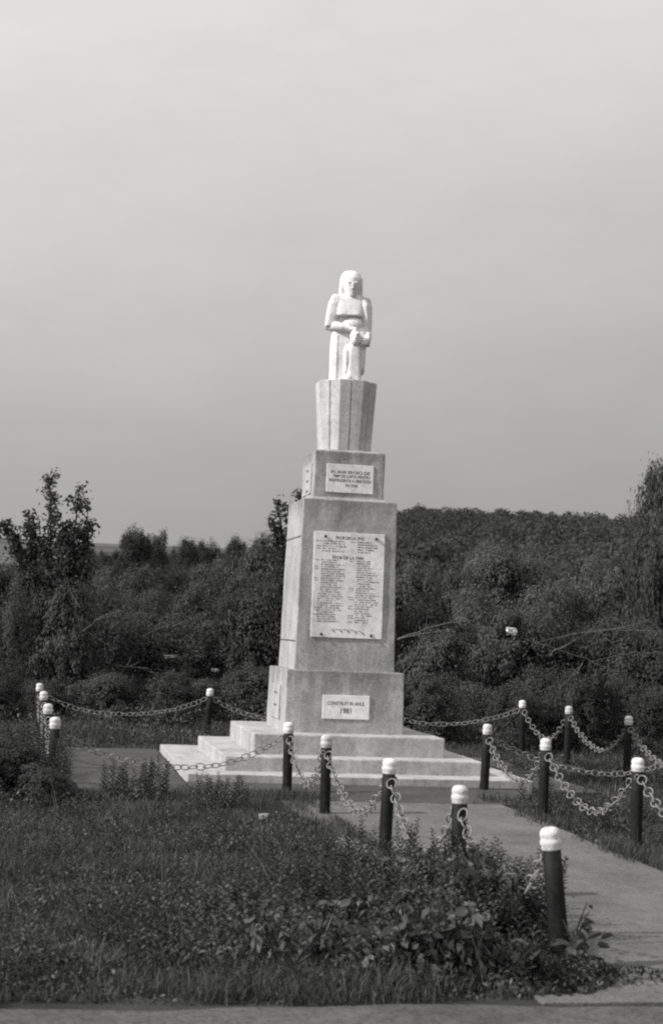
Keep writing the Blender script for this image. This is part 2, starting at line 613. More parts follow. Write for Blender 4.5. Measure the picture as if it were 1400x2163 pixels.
# plaques: local frame = (origin, right, up, normal)
def plaque(name, cx, cz, w, h, n_axis, dist, tilt, thick, label, texts=(), rows=None, bolts=(), branch=False, mat='marble'):
    """n_axis 'front' faces -y, 'left' faces -x, 'right' faces +x"""
    if n_axis == 'front':
        R, N = Vector((1, 0, 0)), Vector((0, -1, 0))
    elif n_axis == 'left':
        R, N = Vector((0, -1, 0)), Vector((-1, 0, 0))
    else:
        R, N = Vector((0, 1, 0)), Vector((1, 0, 0))
    U = (Vector((0, 0, 1)) - N * tilt).normalized()
    N2 = R.cross(U).normalized()
    O = N * dist + Vector((0, 0, cz)) + R * cx
    MX = Matrix((R, U, N2)).transposed().to_4x4()
    MX.translation = O

    def put(bm_or_me):
        bm_or_me.transform(MX)
        return bm_or_me
    bm = bmesh.new()
    frustum_bm(bm, w / 2, h / 2, w / 2, h / 2, -0.03, thick)
    bmesh.ops.bevel(bm, geom=list(bm.edges), offset=0.004, segments=1, affect='EDGES')
    p = obj(name, put(bm_mesh(name, bm)), M[mat], mem)
    if label:
        p['label'] = label
    zt = thick + 0.0015
    for txt, x, z, cap, width in texts:
        cu = bpy.data.curves.new('lettering', 'FONT')
        cu.body = txt
        cu.size = 1.0
        cu.align_x = 'CENTER'
        cu.offset = 0.014
        cu.extrude = 0.0
        to = bpy.data.objects.new('tmp', cu)
        COL.objects.link(to)
        dg = bpy.context.evaluated_depsgraph_get()
        me = bpy.data.meshes.new_from_object(to.evaluated_get(dg))
        bpy.data.objects.remove(to)
        co = np.zeros(len(me.vertices) * 3)
        me.vertices.foreach_get('co', co)
        co = co.reshape(-1, 3)
        sx = width / (co[:, 0].max() - co[:, 0].min())
        sy = cap / (co[:, 1].max() - co[:, 1].min())
        co[:, 0] = (co[:, 0] - (co[:, 0].max() + co[:, 0].min()) / 2) * sx + x
        co[:, 1] = (co[:, 1] - co[:, 1].min()) * sy + z - cap / 2
        co[:, 2] = zt
        me.vertices.foreach_set('co', co.ravel())
        me.update()
        me.materials.clear()
        obj('lettering', put(me), M['ink'], p)['kind'] = 'stuff'
    if rows:
        v, f = [], []
        rr = random.Random(3)

        def rect(x0, x1, y0, y1):
            b0 = len(v)
            v.extend(((x0, y0, zt), (x1, y0, zt), (x1, y1, zt), (x0, y1, zt)))
            f.append((b0, b0 + 1, b0 + 2, b0 + 3))
        for z, xa, xb, lh in rows:
            x = xa
            while x < xb - 0.012:
                if rr.random() < 0.14:
                    x += 0.014
                    continue
                wd = rr.uniform(0.007, 0.0125)
                sw = 0.0046
                rect(x, x + sw, z, z + lh)
                kind = rr.random()
                if kind < 0.6:
                    rect(x + wd - sw, x + wd, z + (0 if rr.random() < .6 else lh * .4), z + lh)
                if kind < 0.8:
                    yy = z + lh * rr.choice((0, .42, .8))
                    rect(x + sw, x + wd - sw, yy, yy + lh * .2)
                x += wd + 0.0042
        lm = mesh_np('lettering', v, f)
        lo = obj('lettering', put(lm), M['ink'], p)
        lo['kind'] = 'stuff'
    for x, z in bolts:
        me = lathe('bolt', ((0.0, 0.035), (0.012, 0.034), (0.021, 0.026), (0.023, 0.0), (0.012, -0.01)), 10)
        me.transform(Matrix.Translation((x, z, thick)))
        obj('bolt', put(me), M['bolt'], p)
    if branch:
        parts = []
        xs_ = np.linspace(-0.26, 0.27, 18)
        pts = np.stack([xs_, -0.73 + 0.02 * np.cos(xs_ * 5) - 0.05 * xs_, np.full(18, zt + 0.001)], -1)
        parts.append(tube_np(pts, 0.0012, 4))
        for i, x in enumerate(np.linspace(-0.24, 0.24, 9)):
            y = -0.73 + 0.02 * math.cos(x * 5) - 0.05 * x
            s = 1 if i % 2 else -1
            a = math.radians(-40 if s < 0 else -12)
            d = np.array([math.cos(a), math.sin(a), 0])
            nn = np.array([-d[1], d[0], 0])
            ln, wd = (0.085, 0.009) if s < 0 else (0.06, 0.003)
            c0 = np.array([x, y + (0 if s < 0 else 0.012), zt + 0.002])
            vv = np.array([c0, c0 + d * ln * .5 + nn * wd, c0 + d * ln, c0 + d * ln * .5 - nn * wd])
            parts.append((vv, np.array([[0, 1, 2, 3]])))
        v, f = merge_np(parts)
        obj('laurel_branch', put(mesh_np('laurel_branch', v, f)), M['ink'], p)
    return p


plaque('plaque', 0.008, 4.59, 0.772, 0.46, 'front', 0.583, 0.006, 0.018, 'small four-line plaque on the upper block',
       (('IN ANII EROICI DE', 0.0, 0.105, 0.050, 0.64), ('TIMP DE LUPTA PENTRU', 0.02, 0.038, 0.046, 0.62),
        ('INDEPENDENTA SI LIBERTATEA', 0.0, -0.032, 0.050, 0.70), ('PATRIEI', 0.03, -0.11, 0.046, 0.2)))
rows = []
for i in range(5):
    z = 0.685 - 0.04 * i
    rows += [(z, -0.44, random.uniform(-0.16, -0.03), 0.021), (z, 0.13, random.uniform(0.36, 0.50), 0.021)]
    if i in (0, 2, 3):
        rows += [(z, -0.54, -0.46, 0.017)]
    if i == 0:
        rows += [(z, 0.02, 0.10, 0.017)]
for i in range(28):
    z = 0.382 - 0.0362 * i
    rows += [(z, -0.45 - 0.04 * (i > 14), random.uniform(-0.2, -0.03), 0.020), (z, 0.13 - 0.01 * (i > 12), random.uniform(0.34, 0.52), 0.020)]
    if i in (0, 3, 4, 8, 9, 21, 22, 24):
        rows += [(z, -0.55, -0.47, 0.016)]
    if i in (0, 12, 13, 16, 17, 20, 21, 24, 25, 27):
        rows += [(z, 0.01, 0.10, 0.016)]
plaque('plaque', 0.003, 2.86, 1.152, 1.68, 'front', 0.789, 0.0183, 0.022, 'large plaque listing names of the fallen on the plinth',
       (('EROII DE LA 1918', 0.0, 0.755, 0.050, 0.46), ('EROII DE LA 1944', -0.02, 0.44, 0.052, 0.50)), rows,
       ((-0.396, 0.77), (0.433, 0.765), (-0.41, -0.79), (0.40, -0.785)), True)
plaque('plaque', 0.015, 0.932, 0.753, 0.373, 'front', 0.9515, 0.01, 0.018, 'small plaque with the building year on the base block',
       (('CONSTRUIT IN ANUL', 0.0, 0.06, 0.058, 0.60), ('1981', 0.0, -0.055, 0.085, 0.165)))
# side plaques, seen edge on
plaque('plaque', 0.0, 4.59, 0.80, 0.50, 'left', 0.583, 0.006, 0.018, None, (), [(0.12 - 0.17 * i, -0.05, 0.12 + 0.05 * i, 0.045) for i in range(3)], mat='step')
plaque('plaque', 0.0, 4.60, 0.80, 0.50, 'right', 0.583, 0.006, 0.022, None)
plaque('plaque', 0.0, 0.96, 0.9, 0.55, 'left', 0.9515, 0.01, 0.02, None, (), [(0.12 - 0.2 * i, -0.12, 0.2, 0.035) for i in range(2)], mat='concrete')
# horizontal pour joints on the left face of the plinth
for z in (1.95, 3.62):
    hw = 0.8136 - (z - Z4) * 0.0183
    bm = bmesh.new()
    frustum_bm(bm, 0.006, hw * 0.96, 0.006, hw * 0.96, z - 0.008, z + 0.008, -hw - 0.001, 0)
    obj('pour_joint', bm_mesh('pour_joint', bm), M['apron'], mem)


# ------------------------------------------------------------------ statue
def loft_bm(bm, rings, n=28, ex=2.0):
    """rings: (cx, cy, z, rx, ry[, exponent])"""
    prev = None
    first = None
    for r in rings:
        cx, cy, z, rx, ry = r[:5]
        e = r[5] if len(r) > 5 else ex
        cur = []
        for i in range(n):
            a = 2 * math.pi * i / n
            c, s = math.cos(a), math.sin(a)
            x = math.copysign(abs(c) ** (2 / e), c) * rx
            y = math.copysign(abs(s) ** (2 / e), s) * ry
            cur.append(bm.verts.new((cx + x, cy + y, z)))
        if prev:
            for i in range(n):
                j = (i + 1) % n
                bm.faces.new((prev[i], prev[j], cur[j], cur[i]))
        else:
            first = cur
        prev = cur
    bm.faces.new(first[::-1])
    bm.faces.new(prev)


def limb_bm(bm, pts, rad, n=12):
    v, f = tube_np(pts, rad, n)
    vs = [bm.verts.new(p) for p in v]
    for q in f:
        bm.faces.new([vs[i] for i in q])
    bm.faces.new(vs[:n][::-1])
    bm.faces.new(vs[-n:])


def ball_bm(bm, c, r, rot=None):
    res = bmesh.ops.create_uvsphere(bm, u_segments=16, v_segments=10, radius=1.0)
    mt = Matrix.Translation(c) @ (rot.to_4x4() if rot else Matrix()) @ Matrix.Diagonal((r[0], r[1], r[2], 1))
    bmesh.ops.transform(bm, matrix=mt, verts=res['verts'])


def face_bm(bm, c, s, deep=1.0):
    """brow, eyes, nose, mouth and chin on the front (-y) of a head of half-width s, centre c"""
    x, y, z = c
    ball_bm(bm, (x, y - 1.10 * s, z - 0.05 * s), (0.15 * s, 0.24 * s * deep, 0.50 * s))          # nose
    ball_bm(bm, (x, y - 1.18 * s, z - 0.36 * s), (0.20 * s, 0.20 * s * deep, 0.12 * s))          # tip
    for sx in (-1, 1):
        ball_bm(bm, (x + sx * 0.45 * s, y - 1.02 * s, z + 0.40 * s), (0.34 * s, 0.16 * s, 0.075 * s))  # brow
        ball_bm(bm, (x + sx * 0.44 * s, y - 0.99 * s, z + 0.10 * s), (0.15 * s, 0.06 * s, 0.10 * s))   # eye
        ball_bm(bm, (x + sx * 0.98 * s, y - 0.15 * s, z - 0.05 * s), (0.12 * s, 0.22 * s, 0.34 * s))   # ear
    ball_bm(bm, (x, y - 0.93 * s, z - 0.76 * s), (0.22 * s, 0.14 * s, 0.05 * s))                 # lips


def carved(name, bm, mat, parent, voxel):
    o = obj(name, bm_mesh(name, bm), mat, parent)
    r = o.modifiers.new('carve', 'REMESH')
    r.mode = 'VOXEL'
    r.voxel_size = voxel
    r.use_smooth_shade = True
    s = o.modifiers.new('soften', 'SMOOTH')
    s.iterations = 1
    s.factor = 0.5
    return o


st = thing('statue', 'white stone statue of a long-haired robed figure sheltering a child, atop the memorial', 'statue', (0.0, 0.0, Z7 + 0.012))
st.scale = (0.985, 1.0, 1.055)
st.rotation_euler = (0, 0, math.radians(-7))
bm = bmesh.new()
# robe: a squared column, its lower right corner cut away
loft_bm(bm, [(-0.035, 0.01, 0.0, 0.255, 0.205, 7), (-0.035, 0.01, 0.2, 0.258, 0.205, 7), (-0.03, 0.01, 0.6, 0.27, 0.205, 6), (0.0, 0.02, 0.80, 0.285, 0.195, 5), (0.0, 0.03, 0.95, 0.27, 0.17, 4), (0.0, 0.03, 1.1, 0.27, 0.16, 4)], 36)
loft_bm(bm, [(0.16, 0.03, 0.165, 0.13, 0.19, 7), (0.16, 0.01, 0.2, 0.132, 0.205, 7), (0.16, 0.01, 0.7, 0.145, 0.205, 6), (0.14, 0.01, 0.85, 0.15, 0.19, 5)], 28)
loft_bm(bm, [(0.15, 0.10, 0.0, 0.10, 0.10, 6), (0.15, 0.10, 0.2, 0.10, 0.10, 6)], 24)
# faint folds down the front of the robe
for x, r_ in ((-0.20, 0.022), (0.24, 0.02)):
    limb_bm(bm, [(x, -0.185, 0.02 if x < 0.2 else 0.2), (x, -0.188, 0.4), (x * 0.98, -0.18, 0.72)], [r_, r_, r_ * 0.6], 8)
# chest cape with its overhanging hem
loft_bm(bm, [(-0.005, -0.01, 1.045, 0.235, 0.24, 3.6), (-0.005, -0.01, 1.06, 0.24, 0.242, 3.6), (0.0, -0.005, 1.22, 0.26, 0.205, 3.4), (0.01, 0.0, 1.34, 0.26, 0.165, 3.4), (0.02, 0.01, 1.385, 0.24, 0.14, 3), (0.02, 0.01, 1.42, 0.17, 0.11, 2.6)], 40)
# upper arms
loft_bm(bm, [(-0.325, -0.02, 0.845, 0.06, 0.10, 4), (-0.318, -0.02, 0.88, 0.092, 0.17, 4), (-0.295, -0.01, 1.05, 0.10, 0.185, 4), (-0.245, 0.0, 1.25, 0.12, 0.18, 4), (-0.195, 0.01, 1.365, 0.12, 0.15, 5), (-0.18, 0.01, 1.40, 0.115, 0.12, 4)], 28)
loft_bm(bm, [(0.322, -0.02, 0.74, 0.05, 0.08, 4), (0.31, 0.0, 0.78, 0.08, 0.15, 1.9), (0.295, 0.01, 1.0, 0.10, 0.20, 1.8), (0.265, 0.01, 1.22, 0.125, 0.215, 1.8), (0.245, 0.02, 1.335, 0.118, 0.18, 2.2), (0.235, 0.02, 1.37, 0.10, 0.13, 3)], 28)
# belly drapery between the forearms
ball_bm(bm, (0.06, -0.14, 0.93), (0.165, 0.09, 0.11))
# left forearm across the body, hand on the child's head
limb_bm(bm, [(-0.33, -0.06, 0.885), (-0.22, -0.17, 0.872), (-0.10, -0.25, 0.848), (0.0, -0.285, 0.826)], [0.075, 0.078, 0.062, 0.046])
ball_bm(bm, (0.035, -0.305, 0.818), (0.05, 0.035, 0.036))
for i, (ang, ln) in enumerate(((-8, .075), (-20, .085), (-34, .08), (-52, .062))):
    a = math.radians(ang)
    b0 = Vector((0.06, -0.325 - 0.003 * i, 0.835 - 0.018 * i))
    limb_bm(bm, [b0, b0 + Vector((math.cos(a) * ln * .5, -0.012, math.sin(a) * ln * .5)), b0 + Vector((math.cos(a) * ln, -0.004, math.sin(a) * ln - 0.012))], [0.0125, 0.012, 0.009], 8)
limb_bm(bm, [(0.03, -0.30, 0.83), (0.06, -0.28, 0.852), (0.085, -0.27, 0.842)], [0.014, 0.013, 0.01], 8)
# right forearm down to a closed hand beside the child's head
limb_bm(bm, [(0.322, -0.03, 0.82), (0.325, -0.13, 0.73), (0.305, -0.225, 0.665), (0.285, -0.255, 0.645)], [0.07, 0.066, 0.052, 0.042])
ball_bm(bm, (0.275, -0.275, 0.625), (0.05, 0.042, 0.052))
for i in range(4):
    z = 0.66 - 0.024 * i
    limb_bm(bm, [(0.30, -0.30, z), (0.255, -0.325, z - 0.004), (0.215, -0.31, z - 0.008), (0.205, -0.285, z - 0.008)], [0.0125, 0.0135, 0.012, 0.010], 8)
limb_bm(bm, [(0.27, -0.28, 0.675), (0.23, -0.30, 0.69), (0.20, -0.305, 0.675)], [0.015, 0.0135, 0.011], 8)
# sleeve end hanging behind that hand
loft_bm(bm, [(0.33, -0.14, 0.58, 0.03, 0.06, 3), (0.335, -0.12, 0.66, 0.035, 0.085, 3), (0.33, -0.08, 0.8, 0.05, 0.1, 3)], 16)
# child: head, neck, narrow robe, one leg and foot
loft_bm(bm, [(0.10, -0.285, 0.565, 0.045, 0.05, 2), (0.10, -0.285, 0.60, 0.072, 0.075, 2.2), (0.10, -0.28, 0.68, 0.085, 0.088, 2.6), (0.10, -0.275, 0.75, 0.084, 0.088, 2.6), (0.10, -0.27, 0.79, 0.06, 0.065, 2.2)], 24)
face_bm(bm, (0.10, -0.292, 0.70), 0.09)
loft_bm(bm, [(0.105, -0.21, 0.0, 0.115, 0.09, 5), (0.105, -0.21, 0.3, 0.11, 0.09, 4), (0.10, -0.215, 0.5, 0.10, 0.09, 3.5), (0.10, -0.24, 0.60, 0.05, 0.06, 2.4)], 28)
limb_bm(bm, [(-0.01, -0.19, 0.56), (-0.03, -0.235, 0.46), (-0.032, -0.25, 0.30), (-0.03, -0.235, 0.14)], [0.04, 0.05, 0.046, 0.036])
loft_bm(bm, [(0.0, -0.27, 0.0, 0.062, 0.10, 3), (0.0, -0.27, 0.05, 0.062, 0.095, 2.6), (-0.01, -0.24, 0.10, 0.045, 0.05, 2.2)], 20)
# neck and head with its face
limb_bm(bm, [(0.02, 0.0, 1.32), (0.025, -0.03, 1.46)], [0.10, 0.09])
loft_bm(bm, [(0.035, -0.11, 1.345, 0.04, 0.06, 1.8), (0.034, -0.10, 1.37, 0.08, 0.10, 1.7), (0.032, -0.07, 1.45, 0.13, 0.15, 1.6), (0.03, -0.05, 1.55, 0.165, 0.18, 1.65), (0.025, -0.04, 1.66, 0.178, 0.175, 1.8), (0.02, -0.02, 1.745, 0.14, 0.145, 2), (0.015, -0.01, 1.785, 0.07, 0.08, 2)], 36)
face_bm(bm, (0.03, -0.085, 1.525), 0.125)
carved('body', bm, M['white'], st, 0.0095)
# hair: a smooth heavy fall over the brow and down both sides to the shoulders
bm = bmesh.new()
loft_bm(bm, [(0.015, 0.075, 1.30, 0.185, 0.10, 3), (0.015, 0.07, 1.40, 0.192, 0.13, 4), (0.015, 0.05, 1.55, 0.196, 0.155, 3.6), (0.012, 0.03, 1.66, 0.193, 0.175, 2.6), (0.008, 0.01, 1.735, 0.165, 0.165, 2.4), (0.005, 0.005, 1.78, 0.115, 0.13, 2.4), (0.0, 0.005, 1.80, 0.05, 0.06, 2)], 36)
for sx in (-1, 1):
    loft_bm(bm, [(0.018 + sx * 0.155, 0.0, 1.33, 0.042, 0.07, 3), (0.018 + sx * 0.158, -0.01, 1.45, 0.038, 0.075, 3), (0.016 + sx * 0.160, -0.015, 1.58, 0.034, 0.075, 3), (0.014 + sx * 0.150, -0.015, 1.67, 0.04, 0.075, 3), (0.01 + sx * 0.11, -0.01, 1.745, 0.045, 0.07, 2.4)], 20)
for i in range(9):
    a = math.radians(-5 + i * 24)
    x, y = 0.015 + 0.186 * math.cos(a), 0.06 + 0.14 * math.sin(a)
    limb_bm(bm, [(x, y, 1.32), (x * 1.02, y * 1.02, 1.5), (x * 0.97, y * 0.95, 1.66)], [0.016, 0.017, 0.012], 6)
carved('hair', bm, M['white'], st, 0.0095)

# ------------------------------------------------------------------ posts and chains
# plan positions of the posts, heights of the cap tops all near 0.85
POSTS = {
    'far_left_4': (-4.73, 6.32), 'far_left_3': (-4.66, 2.99), 'far_left_2': (-4.60, -0.94), 'far_left_1': (-4.52, -4.07),
    'back_left': (-1.31, 6.52), 'back_mid': (1.90, 6.15), 'back_right': (5.09, 5.73),
    'path_1': (-1.34, -3.73), 'path_2': (-1.24, -6.04), 'path_3': (-1.18, -9.24), 'path_4': (-1.14, -11.76), 'path_5': (-1.24, -14.40),
    'right_1': (1.79, -2.81), 'right_2': (1.76, -5.53), 'right_3': (1.90, -8.30),
    'side_1': (5.42, 3.84), 'side_2': (5.42, 0.76), 'side_3': (5.40, -2.45),
}
PL = {
    'far_left_4': 'rearmost and highest in the photo of the four white-capped posts clustered at the far left',
    'far_left_3': 'second from the back of the four white-capped posts clustered at the far left',
    'far_left_2': 'third from the back of the four white-capped posts clustered at the far left',
    'far_left_1': 'nearest of the four white-capped posts at far left, rising out of weeds by the apron',
    'back_left': 'lone black white-capped post behind the left end of the memorial steps',
    'back_mid': 'black white-capped post hidden directly behind the memorial',
    'back_right': 'black white-capped post on the back row, right of the memorial, rear corner',
    'path_1': 'black white-capped post in front of the steps, first of the left path row',
    'path_2': 'second post from the memorial in the row along the left edge of the path',
    'path_3': 'third post from the memorial on the left path edge, fully visible against pale concrete',
    'path_4': 'white-capped post with chain loops dangling on its face, standing behind the leafy weeds',
    'path_5': 'largest nearest post, leaning left beside the leafy weeds at the path corner',
    'right_1': 'black white-capped post at the right front corner of the steps, first of right path row',
    'right_2': 'middle post of the right path row, standing in dark grass beside the path bend',
    'right_3': 'near post of the right path row, close to the right edge of the photo',
    'side_1': 'grey-capped post in the grass right of the memorial, second from back on right side',
    'side_2': 'rear post near the right edge, behind the near post of the right path row',
    'side_3': 'corner post of the right side, just beyond the right edge of the photo',
}
PR, CR = 0.066, 0.071
cap_prof = [(0.0, 0.0), (0.034, -0.003), (0.056, -0.013), (CR - 0.001, -0.035), (CR + 0.002, -0.058), (CR - 0.004, -0.076), (CR - 0.001, -0.085), (CR + 0.005, -0.10), (CR + 0.004, -0.118), (CR - 0.002, -0.13), (CR - 0.001, -0.15), (PR, -0.158), (PR - 0.01, -0.16)]
cap_me = lathe('cap', cap_prof[::-1], 20)
pipe_prof = [(PR - 0.004, -1.55), (PR, -1.4), (PR, -0.9), (PR, -0.45), (PR, -0.157), (PR - 0.02, -0.15)]
pipe_me = lathe('pipe', pipe_prof, 20)
eye_v, eye_f = [], []
for i in range(8):
    a = i * math.pi / 4
    for j in range(4):
        b_ = j * math.pi / 2
        r = 0.026 + 0.006 * math.cos(b_)
        eye_v.append((r * math.cos(a), 0.006 * math.sin(b_), r * math.sin(a)))
for i in range(8):
    for j in range(4):
        eye_f.append((i * 4 + j, ((i + 1) % 8) * 4 + j, ((i + 1) % 8) * 4 + (j + 1) % 4, i * 4 + (j + 1) % 4))
eye_me = mesh_np('chain_eye', eye_v, eye_f, True)
tops = {}
proto = None
for key, (x, y) in POSTS.items():
    g = float(ground_z(x, y))
    lean = Vector((random.uniform(-.025, .025), random.uniform(-.02, .02), 0))
    if key == 'path_5':
        lean = Vector((-0.115, 0.02, 0))
    if key == 'right_1':
        lean = Vector((0.03, 0, 0))
    t = thing('chain_post', PL[key], 'post', (x - lean.x * 1.0, y - lean.y, g), 'black posts with white caps round the memorial')
    up = Vector((lean.x, lean.y, 1)).normalized()
    q = up.to_track_quat('Z', 'Y')
    t.rotation_mode = 'QUATERNION'
    t.rotation_quaternion = q
    H = 0.85 - g
    # root buried to whatever depth the pipe has below ground
    p = obj('pipe', pipe_me, M['pipe'], t)
    p.location = (0, 0, H)
    c = obj('cap', cap_me, M['cap'], t)
    c.location = (0, 0, H)
    e = obj('chain_eye', eye_me, M['chain'], t)
    e.location = (0, -PR - 0.012, H - 0.21)
    tops[key] = Vector((x - lean.x, y - lean.y, g)) + q @ Vector((0, 0, H))

# one link: an elongated ring of round bar
lv, lf = [], []
for i in range(12):
    a = i * math.pi / 6
    cx, cy = 0.068 * math.cos(a), 0.052 * math.sin(a)
    for j in range(5):
        b_ = j * 2 * math.pi / 5
        k = 0.0082 * math.cos(b_)
        lv.append((cx + k * math.cos(a), cy + k * math.sin(a), 0.0082 * math.sin(b_)))
for i in range(12):
    for j in range(5):
        lf.append((i * 5 + j, ((i + 1) % 12) * 5 + j, ((i + 1) % 12) * 5 + (j + 1) % 5, i * 5 + (j + 1) % 5))
link_me = mesh_np('link', lv, lf, True)
link_me.materials.append(M['chain'])
PITCH = 0.108


def chain(a, b, sag, label):
    A = tops[a] + Vector((0, 0, -0.21))
    B = tops[b] + Vector((0, 0, -0.21))
    d = (B - A)
    d.z = 0
    d.normalize()
    A = A + d * (PR + 0.01)
    B = B - d * (PR + 0.01)
    n0 = 300
    P = []
    for i in range(n0 + 1):
        s = i / n0
        p = A.lerp(B, s)
        p.z -= sag * (1 - (2 * s - 1) ** 2) * (1 + 0.10 * math.sin(s * 5 + sag * 20))
        P.append(p)
    ln = [0.0]
    for i in range(n0):
        ln.append(ln[-1] + (P[i + 1] - P[i]).length)
    n = max(4, round(ln[-1] / PITCH))
    t = thing('chain', label, 'chain', A, 'chains slung between the posts')
    j = 0
    rr = random.Random(hash(label) % 1000 if False else len(label) * 7 + n)
    for i in range(n):
        w = (i + 0.5) / n * ln[-1]
        while ln[j + 1] < w:
            j += 1
        f = (w - ln[j]) / (ln[j + 1] - ln[j])
        c = P[j].lerp(P[j + 1], f)
        T = (P[min(j + 3, n0)] - P[max(j - 2, 0)]).normalized()
        side = T.cross(Vector((0, 0, 1)))
        if side.length < 1e-3:
            side = Vector((1, 0, 0))
        side.normalize()
        upv = side.cross(T)
        roll = (math.pi / 4 if i % 2 else -math.pi / 4) + rr.uniform(-.35, .35)
        yv = side * math.cos(roll) + upv * math.sin(roll)
        zv = T.cross(yv)
        l = obj('link', link_me, None, t)
        m3 = Matrix((T, yv, zv)).transposed().to_4x4()
        m3.translation = c - A + Vector((rr.uniform(-.004, .004), rr.uniform(-.004, .004), rr.uniform(-.004, .004)))
        l.matrix_local = m3
    return t


CH = [
    ('far_left_4', 'back_left', 0.40, 'long chain across the back, from the far left posts to the lone rear post'),
    ('back_left', 'back_mid', 0.42, 'chain dropping right from the lone rear post to behind the memorial'),
    ('back_mid', 'back_right', 0.36, 'chain emerging from behind the memorial base and rising to the rear right corner post'),
    ('far_left_4', 'far_left_3', 0.45, 'chain between the two rearmost far left posts'),
    ('far_left_3', 'far_left_2', 0.45, 'chain between the second and third far left posts from the back'),
    ('far_left_2', 'far_left_1', 0.45, 'chain dangling behind the nearest far left post'),
    ('far_left_1', 'path_1', 0.46, 'long front chain hanging across the paved apron and the left end of the steps'),
    ('path_1', 'path_2', 0.50, 'chain between the first two posts of the left path row'),
    ('path_2', 'path_3', 0.50, 'chain between the second and third posts of the left path row'),
    ('path_3', 'path_4', 0.52, 'chain hanging over pale concrete between the third and fourth left path posts'),
    ('path_4', 'path_5', 0.50, 'chain falling into the leafy weeds from the fourth left path post'),
    ('right_1', 'right_2', 0.48, 'chain between the first two posts of the right path row, against the step corner'),
    ('right_2', 'right_3', 0.52, 'bright deeply sagging chain between middle and near posts of the right path row'),
    ('right_1', 'side_3', 0.50, 'low chain crossing the grass behind the middle right path post'),
    ('back_right', 'side_1', 0.50, 'steep chain falling right from the rear right corner post'),
    ('side_1', 'side_2', 0.50, 'chain sagging over the grass between the two rear right side posts'),
    ('side_2', 'side_3', 0.50, 'chain dropping right from the rear post near the right edge'),
]
for a, b_, s, lab in CH:
    chain(a, b_, s, lab)
# a loose run of chain from the near right post out of the picture
tops['right_4'] = Vector((2.0, -11.1, 0.85))
t4 = thing('chain_post', 'next post of the right path row, just beyond the right edge of the photo', 'post', (2.0, -11.1, float(ground_z(2.0, -11.1))), 'black posts with white caps round the memorial')
for nm, me_, mt, off in (('pipe', pipe_me, 'pipe', 0), ('cap', cap_me, 'cap', 0)):
    o = obj(nm, me_, M[mt], t4)
    o.location = (0, 0, 0.85 - t4.location.z)
chain('right_3', 'right_4', 0.5, 'chain dropping from the near right path post towards the right edge')


# ------------------------------------------------------------------ vegetation meshes
def leaf_quads(P, N, size, rng, aspect=0.55, droop=0.0):
    """one pointed quad per leaf: P (n,3) positions, N (n,3) facing"""
    n = len(P)
    N = N / (np.linalg.norm(N, axis=1)[:, None] + 1e-9)
    r = rng.normal(size=(n, 3))
    r[:, 2] -= droop
    T = r - (r * N).sum(1)[:, None] * N
    T /= np.linalg.norm(T, axis=1)[:, None] + 1e-9
    B = np.cross(N, T)
    s = (size * rng.uniform(0.6, 1.35, n))[:, None]
    fold = N * s * 0.12
    v = np.stack([P - T * s * 0.5, P + B * s * 0.5 * aspect + fold, P + T * s * 0.5, P - B * s * 0.5 * aspect + fold], 1)
    f = np.arange(4 * n, dtype=np.int32).reshape(n, 4)
    return v.reshape(-1, 3), f


def crown_np(rng, lobes, n, size, clump=0.22, aspect=0.55, twiggy=0.0):
    """lobes: (cx,cy,cz, rx,ry,rz). Leaves gather in clumps near each lobe's surface, with gaps between."""
    lobes = np.array(lobes, float)
    vol = (lobes[:, 3] * lobes[:, 4] * lobes[:, 5]) ** 0.67
    vol /= vol.sum()
    Ps, Ns = [], []
    for lo, sh in zip(lobes, vol):
        m = int(n * sh)
        k = max(6, m // 90)
        d = rng.normal(size=(k, 3))
        d /= np.linalg.norm(d, axis=1)[:, None]
        d[:, 2] = np.where(d[:, 2] < -0.5, -d[:, 2], d[:, 2])
        rad = rng.uniform(0.55, 1.08, k)
        c = d * rad[:, None]
        which = rng.integers(0, k, m)
        wid = rng.uniform(0.5, 1.5, k)[which] * clump
        p = c[which] + np.clip(rng.normal(size=(m, 3)), -1.7, 1.7) * wid[:, None] * np.array([1, 1, 0.8])
        P = lo[:3] + p * lo[3:]
        N = d[which] * 0.9 + (p - c[which]) * 2.2 + rng.normal(size=(m, 3)) * 0.5 + np.array([0, 0, 0.35])
        Ps.append(P)
        Ns.append(N)
    P, N = np.concatenate(Ps), np.concatenate(Ns)
    return leaf_quads(P, N, size, rng, aspect)


def limbs_np(rng, base_r, h_trunk, ends, lean=(0, 0)):
    parts = []
    top = np.array([lean[0], lean[1], h_trunk])
    k = 6
    tr = np.linspace(0, 1, k)[:, None] * top + np.stack([np.sin(np.linspace(0, 3, k)) * 0.03 * h_trunk * rng.normal(), np.sin(np.linspace(0, 2.5, k)) * 0.03 * h_trunk * rng.normal(), np.zeros(k)], -1)
    tr[0, 2] -= 0.3
    parts.append(tube_np(tr, np.linspace(base_r, base_r * 0.6, k), 8))
    for e in ends:
        e = np.array(e, float)
        s = tr[-1] * rng.uniform(0.7, 1.0)
        mid = (s + e) / 2 + np.array([0, 0, -0.08 * np.linalg.norm(e - s)]) + rng.normal(size=3) * 0.06
        pts = np.array([s, s * 0.6 + mid * 0.4, mid, mid * 0.45 + e * 0.55, e])
        parts.append(tube_np(pts, np.linspace(base_r * 0.5, base_r * 0.12, 5), 5))
    return merge_np(parts)


